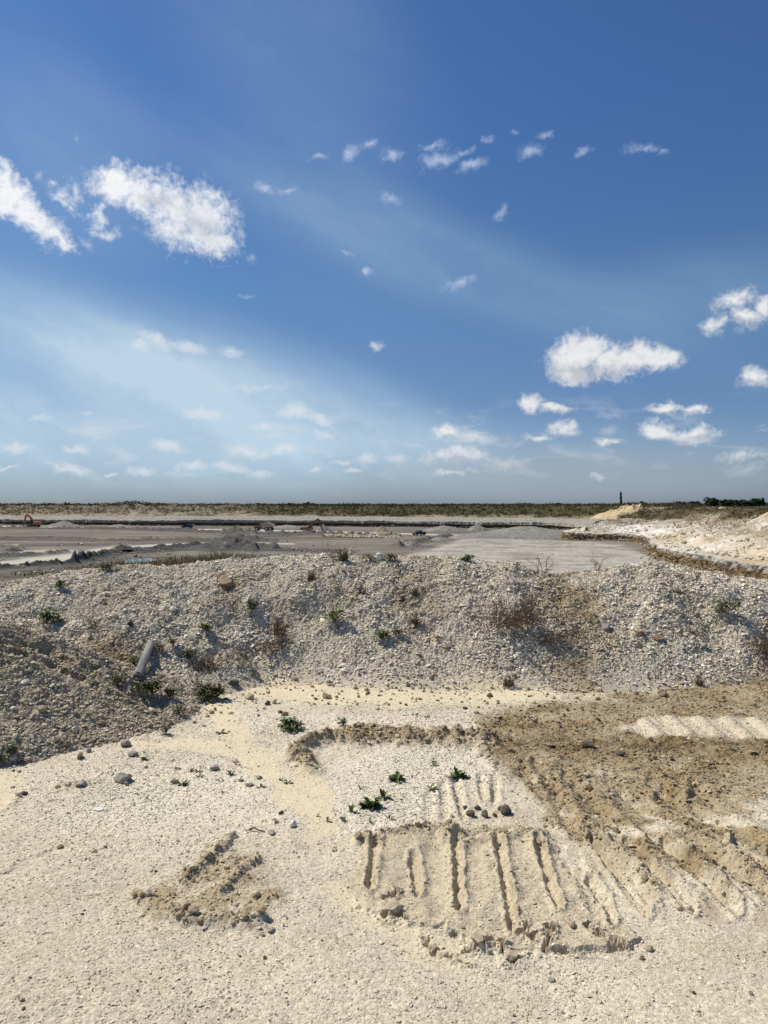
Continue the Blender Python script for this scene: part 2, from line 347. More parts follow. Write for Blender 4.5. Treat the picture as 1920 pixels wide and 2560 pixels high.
def ground_fields(x, y, fine=True):
    u, v = survey(x, y)
    wx = fbm(x, y, 3.5, 4, 31); wy = fbm(x, y, 3.5, 4, 57)
    px = FD/np.maximum(y, 0.6)                     # how many survey units a metre is here
    wu, wv = u + wx*0.15*px, v + wy*0.07*px
    fu, fv = u + 0.03*px*fbm(x, y, 14, 3, 61), v + 0.018*px*fbm(x, y, 14, 3, 67)
    A = {}
    near = sst(v, 1405, 1440)
    soil = sst(poly_sd(wu, wv, SOIL, 1.6), -22, 26)
    wind = np.exp(-(seg_dist(wu, wv, WIND, 1.5)/22)**2)
    wind = np.maximum(wind, .9*np.exp(-(np.hypot(wu-662, (wv-1648)*1.4)/30)**2))
    wet = np.exp(-(seg_dist(wu, wv, WETB, 1.4)/30)**2)
    trk = sst(poly_sd(u+wx*.02*px, v+wy*.01*px, TRK, 1.6), -6, 6)
    slab = sst(poly_sd(fu+wx*.05*px, fv+wy*.03*px, SLAB, 1.5), -3, 5)
    dug = sst(poly_sd(wu+.6*(wu-u), wv+.8*(wv-v), DUG, 1.3), -34, 30)
    white = np.maximum.reduce([sst(poly_sd(wu, wv, WHITE, 1.5), -24, 20), .9*sst(poly_sd(wu, wv, WHITE2, 1.8), -18, 16), .7*sst(poly_sd(wu+wx*.3*px, wv+wy*.12*px, WHITE3, 1.5), -110, 60)])*(.8+.4*fbm(x, y, 2.4, 3, 17))
    sand = np.maximum.reduce([np.exp(-(seg_dist(wu, wv, SAND1, 1.2)/32)**4), np.exp(-(seg_dist(wu, wv, SAND2, 1.2)/27)**4),
                              np.exp(-(seg_dist(wu, wv, SAND3, 2.2)/42)**4), .9*np.exp(-(seg_dist(wu, wv, SAND4, 1.8)/22)**4), .8*np.exp(-(seg_dist(wu, wv, SAND5, 1)/45)**4), .7*np.exp(-(seg_dist(wu, wv, SAND6, 1.2)/38)**4)])
    soil = soil*(1-.85*trk)
    band = sst(np.sin(u*0.045+v*.02)*.5+fbm(x, y, 2.2, 3, 77)*1.6, -.2, .5)*sst(poly_sd(u, v, [(1220, 1805), (1350, 1800), (1700, 1830), (2300, 1900), (2300, 2080), (1500, 1990), (1420, 2000)], 1.5), -30, 30)
    grey = band*.7
    soilA = np.clip(soil*(0.74+.55*fbm(x, y, 2.6, 4, 12) - .9*sst(fbm(x*.8+y*.9, y*.35-x*.5, 3.5, 3, 14), .12, .4)*sst(v, 1640, 1720)) - .35*band, 0, 1)
    z = 0.035*fbm(x, y, 0.55, 3, 3) + 0.018*fbm(x, y, 1.9, 3, 4)
    rough = fbm(x, y, 9, 4, 8)
    z = z + (.006 + .016*soilA*(1-trk) +   .006*dug + .004*slab)*rough*(1-.75*sand)
    # windrow and ridges, broken into clods
    clod, _ = worley(x+.02*wx, y+.02*wy, 16, 21)
    cl = np.clip(.75-clod, 0, 1)
    z = z + wind*(.062+.06*rough+.02*cl) + wet*.018*(cl+rough)*soil
    for pts, wd, hh in RIDGES:
        d = np.exp(-(seg_dist(fu, fv, pts, 1.3)/wd)**2)
        z = z + d*hh*(.8+.3*cl+.6*rough)
        A['ridge'] = np.maximum(A.get('ridge', 0), np.clip(d*hh/.04, 0, 1))
    z = z + slab*(.015+.014*fbm(x, y, 5, 3, 41)) + dug*.006
    gr = 0; ge = 0
    for pts, wd, dp in GROOVES:
        d = seg_dist(fu*.5+u*.5+wx*.012*px, v, pts, .7)
        z = z - dp*.028*np.exp(-(d/wd)**4)*(1+.5*rough) + dp*.009*np.exp(-((d-wd*1.6)/(wd*.6))**2)*(1+rough)
        gr = np.maximum(gr, dp*np.exp(-(d/(wd*1.2))**2)); ge = np.maximum(ge, dp*np.exp(-((d-wd*1.5)/(wd*.7))**2))
    cr = 0; ck1, ck2, ckm = .03*px*fbm(x, y, 30, 3, 151), .016*px*fbm(x, y, 26, 3, 153), np.clip(.75+1.6*fbm(x, y, 7, 3, 157), .1, 1.2)
    for pts in CRACKS:
        d = seg_dist(fu+ck1, fv+ck2, pts, 1.3)
        e = np.exp(-(d/4.2)**2)*ckm
        z = z - .065*e + .012*np.exp(-((d-9)/8)**2)*ckm
        cr = np.maximum(cr, e)
    # tracked print with slanted cleats
    ph = (u + (v-1550)*-1.25)
    z = z + trk*(.022*np.clip(np.sin(ph*6.2832/62), -.4, 1) + .006*rough)
    sc = sst(poly_sd(u, v, [(825, 1576), (1032, 1578), (1034, 1602), (825, 1600)], 1.5), -3, 3)
    z = z + sc*.025*np.abs(np.sin(u*3.1416/27))
    # small diagonal scrapes across the brown soil
    z = z + .016*soilA*np.clip(fbm(x*.8+y*.25, y*3.2-x*.5, 6, 4, 90)-.0, 0, 1)*2.6*(1-trk)
    # near pan scrapes left
    z = z + .004*fbm(x*.7+y*2.2, y*.9, 3.0, 3, 93)
    if fine:
        peb, pid = worley(x, y, 62, 101)
        peb2, pid2 = worley(x+.3, y-.2, 28, 131)
        loose = np.clip((1-.93*sand)*(.5+.7*fbm(x, y, 1.2, 3, 111)+.4*white)*(1-.7*grey)*(1-.6*np.clip(slab+band, 0, 1)), .02, 1.2)
        z = z + loose*.0030*np.clip(.62-peb, 0, 1)*(pid > .25)*1.6 + loose*.0055*np.clip(.55-peb2, 0, 1)*(pid2 > .84)*1.6 + .0016*perlin(x*210, y*210, 140) + .0028*fbm(x, y, 24, 3, 143)*(1-.8*sand)
        A['tint'] = np.where(peb < .45, pid, .5)
    A.update(rid=np.maximum.reduce([wind, A['ridge'], .55*ge*sst(rough, -.1, .3), .75*cr]), soil=np.clip(np.maximum.reduce([soilA, .8*wind, .6*dug*sst(rough+.3*cl, -.35, .3), .55*A.pop('ridge'), .3*ge*sst(rough, -.1, .3)]), 0, 1)*(1-.2*trk), wet=np.clip(wet*soil*1.0*(.7+.9*rough), 0, 1), sand=sand*(1-soil), white=white*(1-soil)*(1-sand)*(1-dug)*(1-wind),
             grey=np.clip(grey, 0, 1)*(1-wet), slab=np.clip(slab + .6*dug + 1.1*band, 0, 1.5), crack=np.maximum(cr, 0))
    return z, A

# ------------------------------------------------------------------ the shell bank and the spoil heap
CREST_U = np.array([-900, -400, -150, 0, 100, 150, 250, 400, 500, 600, 700, 830, 900, 1000, 1110, 1175, 1250, 1340, 1425, 1530, 1659, 1900, 2400], float)
CREST_V = np.array([1330, 1310, 1290, 1270, 1244, 1236, 1226, 1226, 1212, 1203, 1200, 1208, 1211, 1211, 1220, 1246, 1238, 1222, 1212, 1237, 1258, 1275, 1290], float)
CREST_Y = np.array([8.6, 8.8, 8.9, 9.0, 9.1, 9.2, 9.3, 9.4, 9.4, 9.4, 9.3, 9.2, 9.2, 9.1, 9.0, 9.1, 9.2, 9.2, 9.2, 9.1, 9.0, 8.8, 8.6], float)
BASE_U = np.array([-900, 0, 300, 450, 560, 700, 850, 1000, 1100, 1300, 1500, 1659, 2400], float)
BASE_V = np.array([1520, 1520, 1515, 1512, 1480, 1478, 1488, 1490, 1492, 1494, 1488, 1476, 1470], float)
def bank_h(x, y, fine=True):
    ys = np.maximum(y, 1.0)
    u = UD + FD*x/ys
    yc = np.interp(u, CREST_U, CREST_Y); vc = np.interp(u, CREST_U, CREST_V)
    zc = EYE - yc*(vc-VD)/FD
    yb = FD*EYE/(np.interp(u, BASE_U, BASE_V)-VD)
    s = (y-yb)/(yc-yb)
    front = np.clip(s, -1.5, 1)
    prof = np.where(front > 0, .25*front + .75*np.sin(front*1.5708)**1.25*1.0, front*.8)
    zf = zc*prof
    back = np.maximum(y-yc, 0)
    z = np.where(s <= 1, zf, zc - .10*back - .05*back**2)
    lump = .15*fbm(x, y, 1.0, 3, 201) + .11*fbm(x, y, 2.8, 4, 203)
    k = np.clip(front*2.2, 0, 1)*np.where(s < 1, 1-.55*sst(s, .7, 1), .45)
    z = z + lump*k - .05*np.clip(-s, 0, 1)
    # gully on the left between heap and bank, hollows under the dead brush
    uu, vv = survey(x, y, np.clip(z, 0, 1.2))
    z = z - .10*np.exp(-(seg_dist(uu, vv, [(560, 1410), (640, 1350), (700, 1310)], 1.4)/34)**2)*k - .10*np.exp(-(np.hypot(uu-440, (vv-1425)*1.3)/46)**2)
    z = z + .07*np.exp(-(np.hypot(uu-1250, (vv-1400))/70)**2)
    z = z + .034*fbm(x, y, 8, 4, 207)*np.clip(front*4, 0, 1)
    br = np.maximum.reduce([.85*np.exp(-(seg_dist(uu+60*fbm(x, y, 2.5, 3, 211), vv, [(1190, 1290), (1250, 1330), (1260, 1400), (1240, 1450)], .8)/52)**2),
                            .95*np.exp(-(np.hypot(uu-250, (vv-1425)*1.2)/70)**2), .9*sst(uu+50*fbm(x, y, 3, 3, 215)+.3*(vv-1380), 1610, 1680)*sst(vv, 1290, 1360), .5*np.exp(-(np.hypot(uu-900, (vv-1300)*.8)/70)**2), .55*np.exp(-(np.hypot(uu-490, (vv-1258)*1.2)/28)**2)])
    br = np.clip(br*(.95+.8*fbm(x, y, 4, 3, 219)) + .35*sst(fbm(x, y, 1.4, 4, 221), .1, .45), 0, 1)
    low = sst(s, .22, .02)
    if fine:
        w1, i1 = worley(x, y*.9, 26, 231); w2, i2 = worley(x+.4, y, 52, 233)
        kk = np.clip(front*6, 0, 1)
        z = z + kk*(.018*np.clip(.6-w1, 0, 1)*(i1 > .3)*1.6 + .008*np.clip(.6-w2, 0, 1)*1.6)
    return z, dict(soil=br, s=s, low=low)
HP = (-3.75, 6.45, 2.15, 1.6, .94)
def heap_h(x, y, fine=True):
    wx, wy = .18*fbm(x, y, 1.3, 3, 301), .18*fbm(x, y, 1.3, 3, 305)
    r = np.hypot((x+wx-HP[0])/HP[2], (y+wy-HP[1])/HP[3])
    z = HP[4]*(1-r) - .14*np.exp(-(r/.2)**2) + .03*np.exp(-((r-1)/.2)**2)
    k = np.clip((1.05-r)*4, 0, 1)
    z = z + k*(.08*fbm(x, y, 2.4, 3, 311)+.05*fbm(x, y, 8, 4, 315))
    uu, vv = survey(x, y, np.clip(z, 0, 1.2))
    # slumped scarp near the top left
    d = seg_dist(uu, vv, [(-60, 1372), (60, 1392), (150, 1432), (250, 1480), (330, 1530)], 1.5)
    z = z - .085*np.exp(-((d-14)/18)**2)*k
    if fine:
        w1, i1 = worley(x, y, 22, 321); w2, i2 = worley(x+.4, y, 48, 323)
        z = z + k*(.018*np.clip(.6-w1, 0, 1)*(i1 > .8)*1.6 + .008*np.clip(.6-w2, 0, 1)*1.6 + .010*perlin(x*60, y*60, 329))
    sc = np.exp(-(d/34)**2)*(.6+.5*fbm(x, y, 5, 3, 331))
    return z, dict(soil=np.clip(.22+.5*sc+.3*fbm(x, y, 2, 3, 335), 0, 1), r=r)

# ------------------------------------------------------------------ materials of the ground
def ground_material(name, cream, white, soil, wet, sand, grey, bump=.35):
    m, nt, bs = new_mat(name)
    tc = nt.node('ShaderNodeTexCoord'); P = tc.outputs['Object']
    n1 = nt.noise(P, 1.1, 6, .6); n2 = nt.noise(P, 9, 6, .65); n3 = nt.noise(P, 120, 3, .6)
    c = nt.mix(nt.step(n1, .3, .7), cream, tuple(v*.86 for v in cream))
    mq = nt.node('ShaderNodeMapping'); nt.l.new(P, mq.inputs[0]); mq.inputs['Scale'].default_value = (.8, 2.6, 1); mq.inputs['Rotation'].default_value = (0, 0, R(14))
    c = nt.mix(nt.math('MULTIPLY', nt.step(nt.noise(mq.outputs[0], .9, 5, .6), .46, .68), .45), c, tuple(v*q for v, q in zip(cream, (.80, .77, .70))))
    c = nt.mix(nt.math('MULTIPLY', nt.step(nt.attr('slab'), .1, 1), .55), c, (.44, .355, .225))
    c = nt.mix(nt.attr('white'), c, white)
    c = nt.mix(nt.attr('sand'), c, sand)
    c = nt.mix(nt.attr('grey'), c, grey)
    so = nt.mix(nt.step(n2, .3, .7), soil, tuple(v*.72 for v in soil))
    c = nt.mix(nt.math('MULTIPLY', nt.attr('soil'), nt.step(nt.math('ADD', n2, nt.math('MULTIPLY', nt.attr('soil'), .6)), .35, .75)), c, so)
    c = nt.mix(nt.attr('wet'), c, wet)
    v = nt.vor(P, 85)
    # stone to stone colour differences
    sp = nt.node('ShaderNodeSeparateColor'); nt.l.new(v.outputs['Color'], sp.inputs[0])
    k = nt.math('MULTIPLY', nt.math('SUBTRACT', sp.outputs[0], .5), nt.math('MULTIPLY_ADD', nt.attr('sand'), -.28, .36))
    t = nt.math('MULTIPLY', nt.math('SUBTRACT', nt.attr('tint'), .5), .22)
    g = nt.math('ADD', nt.math('ADD', 1.0, k), nt.math('ADD', t, nt.math('MULTIPLY', nt.math('SUBTRACT', n3, .5), .4)))
    gg = nt.node('ShaderNodeCombineColor'); [nt.l.new(g, i) for i in gg.inputs]
    c = nt.mix(1.0, c, gg.outputs[0], 'MULTIPLY')
    dk = nt.math('MULTIPLY', nt.math('GREATER_THAN', sp.outputs[1], .955), nt.math('LESS_THAN', v.outputs['Distance'], .5))
    c = nt.mix(nt.math('MULTIPLY', dk, .7), c, (.10, .085, .06))
    nt.l.new(c, bs.inputs['Base Color']); bs.inputs['Roughness'].default_value = .95; bs.inputs['Specular IOR Level'].default_value = .12
    b = nt.node('ShaderNodeBump'); b.inputs['Strength'].default_value = bump; b.inputs['Distance'].default_value = .006
    hgt = nt.math('ADD', nt.math('MULTIPLY', n3, .7), nt.math('MULTIPLY', nt.math('SUBTRACT', 1, v.outputs['Distance']), .8))
    nt.l.new(hgt, b.inputs['Height']); nt.l.new(b.outputs[0], bs.inputs['Normal'])
    return m
M = {}
M['ground'] = ground_material('shell_ground', (.61, .535, .395), (.68, .61, .475), (.33, .238, .118), (.16, .105, .05), (.64, .54, .365), (.43, .36, .25))
M['bank'] = ground_material('shell_bank', (.51, .445, .335), (.60, .535, .41), (.30, .22, .115), (.15, .098, .048), (.64, .54, .36), (.45, .42, .36))
M['heap'] = ground_material('spoil_heap', (.40, .345, .26), (.60, .54, .45), (.25, .185, .10), (.15, .098, .048), (.60, .50, .34), (.42, .40, .35))

# ------------------------------------------------------------------ build the near terrain
def zeros(n, *ks): return {k: np.zeros(n, np.float32) for k in ks}
def near_terrain():
    cols = np.concatenate([-np.geomspace(6, .66, 40)[:-1], np.linspace(-.66, .66, 1500), np.geomspace(.66, 6, 40)[1:]])
    # rows spaced evenly in 1/y: even detail over the visible ground
    inv = np.linspace(1/1.9, 1/7.9, 1050); rows = np.concatenate([np.linspace(-6, 1.85, 40), 1/inv, np.linspace(8.1, 13, 14)])
    Y = np.repeat(rows[:, None], len(cols), 1)
    X = cols[None, :]*np.maximum(Y + .9, 2.0)
    z, A = ground_fields(X.ravel(), Y.ravel())
    z = np.where(Y.ravel() > 7.9, z-.15*(Y.ravel()-7.9), z)
    V = np.stack([X.ravel(), Y.ravel(), z], -1)
    A.pop('crack'); A.pop('rid')
    o = np_mesh('ground', V, grid_faces(*X.shape), M['ground'], A, smooth=False)
    tag(o, 'pale cream crushed shell and sand ground with brown soil and ruts', 'ground', kind='structure')
    # bank
    cols = np.concatenate([-np.geomspace(2.6, .66, 30)[:-1], np.linspace(-.66, .66, 1250), np.geomspace(.66, 2.6, 30)[1:]])
    rows = np.concatenate([np.linspace(6.0, 9.6, 640), np.linspace(9.6, 13.5, 100)[1:]])
    Y = np.repeat(rows[:, None], len(cols), 1); X = cols[None, :]*(Y+.9)
    x, y = X.ravel(), Y.ravel()
    z, B = bank_h(x, y)
    gz, GA = ground_fields(x, y, False)
    keep = (z > gz-.06).reshape(X.shape)
    kf = keep[:-1, :-1] | keep[1:, 1:] | keep[:-1, 1:] | keep[1:, :-1]
    A = zeros(len(x), 'wet', 'sand', 'grey', 'slab')
    A['soil'] = np.maximum(B['soil']*.9, GA['soil']*B['low']); A['sand'] = GA['sand']*B['low']; A['tint'] = np.full(len(x), .5); A['white'] = np.clip(.2+.5*fbm(x, y, 1.5, 3, 401), 0, 1)
    V = np.stack([x, y, z], -1)
    V, F, A = compact(V, grid_faces(*X.shape, kf), A)
    tag(np_mesh('shell_bank', V, F, M['bank'], A, smooth=False), 'long low bank of white broken shell across the middle of the site', 'bank', kind='structure')
    # heap
    cx = np.linspace(-6.8, -.9, 620); cy = np.linspace(4.5, 8.6, 430)
    X, Y = np.meshgrid(cx, cy); x, y = X.ravel(), Y.ravel()
    z, B = heap_h(x, y)
    gz = np.maximum(ground_fields(x, y, False)[0], bank_h(x, y, False)[0])
    keep = (z > gz-.06).reshape(X.shape)
    kf = keep[:-1, :-1] | keep[1:, 1:] | keep[:-1, 1:] | keep[1:, :-1]
    A = zeros(len(x), 'wet', 'sand', 'grey', 'slab', 'white'); A['soil'] = B['soil']; A['tint'] = np.full(len(x), .5)
    V, F, A = compact(np.stack([x, y, z], -1), grid_faces(*X.shape, kf), A)
    tag(np_mesh('spoil_heap', V, F, M['heap'], A, smooth=False), 'grey brown heap of shelly spoil at the left in front of the bank', 'heap', kind='structure')
near_terrain()
def top_h(x, y):
    x = np.atleast_1d(np.asarray(x, float)); y = np.atleast_1d(np.asarray(y, float))
    g, _ = ground_fields(x, y, False); b, _ = bank_h(x, y, False); h, _ = heap_h(x, y, False)
    return np.maximum(np.maximum(g, b), h)
def on_surface(u, v):
    """where the sight line of a measured photo point meets the near terrain"""
    ys = np.linspace(2.2, 13, 1400); xs = (u-UD)/FD*ys; zs = EYE-(v-VD)/FD*ys
    t = top_h(xs, ys); k = np.argmax(t >= zs) if (t >= zs).any() else int(np.argmin(np.abs(t-zs)[600:]))+600
    return float(xs[k]), float(ys[k]), float(t[k])

# ------------------------------------------------------------------ loose stones (nobody could count them)
def stone_material(name):
    m, nt, bs = new_mat(name)
    tc = nt.node('ShaderNodeTexCoord'); n = nt.noise(tc.outputs['Object'], 60, 3, .6)
    t = nt.attr('tint'); s = nt.attr('soil')
    r = nt.node('ShaderNodeValToRGB'); nt.l.new(t, r.inputs[0]); cr = r.color_ramp
    cr.elements[0].position = 0; cr.elements[0].color = (.15, .13, .105, 1)
    cr.elements[1].position = 1; cr.elements[1].color = (.79, .735, .615, 1)
    for p, c in ((.10, (.22, .185, .135)), (.22, (.40, .33, .22)), (.45, (.58, .505, .36)), (.75, (.69, .62, .475))):
        e = cr.elements.new(p); e.color = (*c, 1)
    b = nt.node('ShaderNodeValToRGB'); nt.l.new(t, b.inputs[0]); cr = b.color_ramp
    cr.elements[0].color = (.15, .10, .055, 1); cr.elements[1].color = (.48, .385, .24, 1)
    e = cr.elements.new(.5); e.color = (.315, .228, .114, 1)
    c = nt.mix(s, r.outputs[0], b.outputs[0])
    g = nt.node('ShaderNodeCombineColor'); k = nt.math('MULTIPLY_ADD', n, .5, .75); [nt.l.new(k, i) for i in g.inputs]
    c = nt.mix(1.0, c, g.outputs[0], 'MULTIPLY')
    nt.l.new(c, bs.inputs['Base Color']); bs.inputs['Roughness'].default_value = .9; bs.inputs['Specular IOR Level'].default_value = .15
    return m
M['stone'] = stone_material('loose_stone')
def flake_templates(n, kind):
    out = []
    for k in range(n):
        if kind == 'flake':                       # 5-sided plate, 7 vertices
            a = np.arange(5)*2*np.pi/5 + rng.uniform(-.35, .35, 5)
            r = rng.uniform(.65, 1.15, 5)
            V = np.stack([np.cos(a)*r, np.sin(a)*r*rng.uniform(.55, .95), rng.uniform(-.16, .16, 5)], -1)
            V = np.vstack([V, [[rng.uniform(-.3, .3), rng.uniform(-.2, .2), rng.uniform(.22, .5)], [0, 0, -rng.uniform(.2, .4)]]])
            F = [(i, (i+1) % 5, 5) for i in range(5)] + [((i+1) % 5, i, 6) for i in range(5)]
        else:                                     # lumpy clod from an icosahedron
            p = (1+5**.5)/2
            V = np.array([(-1, p, 0), (1, p, 0), (-1, -p, 0), (1, -p, 0), (0, -1, p), (0, 1, p), (0, -1, -p), (0, 1, -p), (p, 0, -1), (p, 0, 1), (-p, 0, -1), (-p, 0, 1)])/1.902
            V = V*rng.uniform(.68, 1.25, (12, 1))*np.array([1, rng.uniform(.7, 1), rng.uniform(.5, .85)])
            F = [(0, 11, 5), (0, 5, 1), (0, 1, 7), (0, 7, 10), (0, 10, 11), (1, 5, 9), (5, 11, 4), (11, 10, 2), (10, 7, 6), (7, 1, 8), (3, 9, 4), (3, 4, 2), (3, 2, 6), (3, 6, 8), (3, 8, 9), (4, 9, 5), (2, 4, 11), (6, 2, 10), (8, 6, 7), (9, 8, 1)]
        out.append((V, np.array(F)))
    return out
FL, CL = flake_templates(24, 'flake'), flake_templates(16, 'clod')
def scatter(name, x, y, z, size, tint, soil, tpl, tilt, mat, label, cat, lift=.25, aspect=None):
    n = len(x); Vs, Fs, T, S = [], [], [], []
    which = rng.integers(0, len(tpl), n); base = 0
    az = rng.uniform(0, 6.283, n); tl = np.abs(rng.normal(0, tilt, n)); td = rng.uniform(0, 6.283, n)
    for k, (V, F) in enumerate(tpl):
        i = np.where(which == k)[0]
        if not len(i): continue
        ca, sa = np.cos(az[i]), np.sin(az[i])
        P = np.empty((len(i), len(V), 3))
        P[:, :, 0] = V[None, :, 0]*ca[:, None]-V[None, :, 1]*sa[:, None]
        P[:, :, 1] = V[None, :, 0]*sa[:, None]+V[None, :, 1]*ca[:, None]
        P[:, :, 2] = V[None, :, 2]
        # tilt about a horizontal axis
        ax, ay = np.cos(td[i])[:, None], np.sin(td[i])[:, None]; ct, st = np.cos(tl[i])[:, None], np.sin(tl[i])[:, None]
        dot = P[:, :, 0]*ax+P[:, :, 1]*ay
        qx = P[:, :, 0]*ct + ay*P[:, :, 2]*st + ax*dot*(1-ct)
        qy = P[:, :, 1]*ct - ax*P[:, :, 2]*st + ay*dot*(1-ct)
        qz = P[:, :, 2]*ct + (ax*P[:, :, 1]-ay*P[:, :, 0])*st
        s = size[i][:, None]
        Q = np.stack([x[i][:, None]+qx*s, y[i][:, None]+qy*s, z[i][:, None]+qz*s+lift*s], -1)
        Vs.append(Q.reshape(-1, 3)); Fs.append((F[None]+(np.arange(len(i))*len(V))[:, None, None]+base).reshape(-1, 3)); base += len(i)*len(V)
        T.append(np.repeat(tint[i], len(V))); S.append(np.repeat(soil[i], len(V)))
    o = np_mesh(name, np.vstack(Vs), np.vstack(Fs), mat, dict(tint=np.concatenate(T), soil=np.concatenate(S)), smooth=False)
    return tag(o, label, cat, kind='stuff')
def wedge(n, y0, y1, a=.62, pow_=1.0):
    """points spread over the ground in front, denser near in proportion to 1/y^pow"""
    t = rng.uniform(0, 1, n)
    e = 2-pow_
    y = (y0**e + t*(y1**e-y0**e))**(1/e) if abs(e) > 1e-3 else y0*(y1/y0)**t
    x = rng.uniform(-a, a, n)*(y+.5)
    return x, y
def near_stones():
    # bank shells
    n = 560000
    x = rng.uniform(-8, 8, n); y = rng.uniform(6.7, 10.6, n)
    ok = np.abs(x) < .64*(y+.6); x, y = x[ok], y[ok]
    z, B = bank_h(x, y, False); gz, GA = ground_fields(x, y, False); hz, _ = heap_h(x, y, False)
    p = np.clip(.15+1.0*sst(B['s'], .02, .3), 0, 1)*(1-.45*B['soil'])
    ok = (z > gz-.01) & (z > hz) & (rng.uniform(0, 1, len(x)) < p)
    x, y, z = x[ok], y[ok], z[ok]; so = B['soil'][ok]
    cl = fbm(x, y, 2.0, 3, 450)
    size = np.exp(rng.normal(math.log(.0108), .42, len(x)))*(1+.5*cl)
    tint = np.clip(.18+rng.beta(2.6, 1.5, len(x)) + .25*fbm(x, y, 1.1, 3, 460), 0.0, 1)
    tint = np.where(rng.uniform(0, 1, len(x)) < .07, tint*.2, tint)
    scatter('bank_shells', x, y, z, np.clip(size, .005, .04), tint, np.clip(so*.9+.05+.35*(rng.uniform(0, 1, len(x)) < .12), 0, 1), FL, .85, M['stone'], 'loose broken white shells and stones covering the long bank', 'shells', .35)
    # clods rolled to the foot of the bank and on it
    n = 26000; x = rng.uniform(-7, 7, n); y = rng.uniform(6.0, 10.0, n)
    z, B = bank_h(x, y, False); gz, GA = ground_fields(x, y, False); hz, _ = heap_h(x, y, False)
    p = np.where(B['s'] > 0, .12+.75*sst(fbm(x, y, 1.6, 3, 455), -.05, .35)+.5*B['soil'], np.exp(-np.clip(-B['s'], 0, 9)*3.0)*.35)*(1-.6*GA['soil'])
    ok = (hz < np.maximum(z, gz)) & (rng.uniform(0, 1, n) < p); x, y = x[ok], y[ok]
    scatter('bank_clods', x, y, np.maximum(z, gz)[ok], np.clip(np.exp(rng.normal(math.log(.0115), .48, len(x))), .005, .045), rng.uniform(0, .6, len(x)), rng.uniform(.1, .9, len(x)), CL, .6, M['stone'], 'darker lumps and clods rolled down the white shell bank', 'stones', .3)
    # heap rubble
    n = 150000; x = rng.uniform(-6.6, -1.0, n); y = rng.uniform(4.6, 8.4, n)
    z, B = heap_h(x, y, False); o_ = np.maximum(ground_fields(x, y, False)[0], bank_h(x, y, False)[0])
    ok = (z > o_-.02) & (np.abs(x) < .66*(y+.6)) & (rng.uniform(0, 1, n) < .85); x, y, z, so = x[ok], y[ok], z[ok], B['soil'][ok]
    tint = np.clip(.08+.68*rng.beta(1.8, 2.0, len(x)), 0, 1); tint = np.where(rng.uniform(0, 1, len(x)) < .03, .95, tint)
    scatter('heap_rubble', x, y, z, np.clip(np.exp(rng.normal(math.log(.0095), .42, len(x))), .004, .03), tint, np.clip(.02+so*.55, 0, 1), FL+CL[:8], .8, M['stone'], 'mixed grey and brown rubble covering the heap at the left', 'rubble', .35)
    # fine gravel over the ground
    x, y = wedge(420000, 2.0, 7.4, .64, 1.2)
    gz, A = ground_fields(x, y, False); z = gz
    o_ = np.maximum(bank_h(x, y, False)[0], heap_h(x, y, False)[0])
    patch = np.clip(.55+.9*fbm(x, y, 1.0, 3, 470), .12, 1.0)
    p = np.clip(patch*(1-.55*np.clip(A['slab'], 0, 1))*(1-.95*A['sand'])*(.75+.6*A['white'])*(1-.8*A['grey'])*(1-.35*A['soil']), 0.012, 1)
    ok = (z > o_-.01) & (rng.uniform(0, 1, len(x)) < p); x, y, z = x[ok], y[ok], z[ok]
    wh, so = A['white'][ok], A['soil'][ok]
    size = np.clip(np.exp(rng.normal(math.log(.0029), .5, len(x)))*(.75+.12*y+.35*wh), .0014, .012)
    tint = np.clip(.58+.14*rng.normal(0, 1, len(x))+.18*wh, .02, 1); r_ = rng.uniform(0, 1, len(x)); tint = np.where(r_ < .028, rng.uniform(0, .3, len(x)), np.where(r_ > .95, .95, tint))
    scatter('ground_gravel', x, y, z, size, tint, np.clip(so*1.1, 0, 1), FL, .6, M['stone'], 'fine loose shell gravel strewn over the pale ground', 'gravel', .22)
    # clods of the brown soil, the windrow, the blade ridges and the broken slab edge
    x, y = wedge(230000, 2.6, 7.4, .64, 1.0)
    gz, A = ground_fields(x, y, False); o_ = np.maximum(bank_h(x, y, False)[0], heap_h(x, y, False)[0])
    p = np.clip(.85*A['soil']**1.5*(.5+.9*fbm(x, y, 2.2, 3, 480)), .004, 1)
    ok = (gz > o_-.01) & (rng.uniform(0, 1, len(x)) < p); x, y, z, so = x[ok], y[ok], gz[ok], A['soil'][ok]
    size = np.clip(np.exp(rng.normal(math.log(.0056), .55, len(x)))*(.8+.05*y), .002, .04)
    scatter('soil_clods', x, y, z, size, np.clip(rng.normal(.5, .22, len(x))*(1-.5*A['wet'][ok]), 0, 1), np.clip(so+.3, 0, 1)*rng.choice([1, 1, 1, .55], len(x)), CL[:5]+FL, .6, M['stone'], 'crumbly brown clods over the disturbed soil and windrow', 'clods', .3)
    x, y = wedge(90000, 2.6, 7.0, .6, 1.0); gz, A = ground_fields(x, y, False)
    ok = rng.uniform(0, 1, len(x)) < np.clip(A['rid']-.25, 0, 1)*.75; x, y, z = x[ok], y[ok], gz[ok]
    scatter('ridge_clods', x, y, z, np.clip(np.exp(rng.normal(math.log(.009), .5, len(x)))*(.75+.06*y), .003, .024), rng.uniform(.2, 1, len(x)), rng.uniform(.5, 1, len(x)), CL[:8]+FL[:8], .7, M['stone'], 'broken lumps along the pushed up ridges of soil', 'clods', .3)
near_stones()
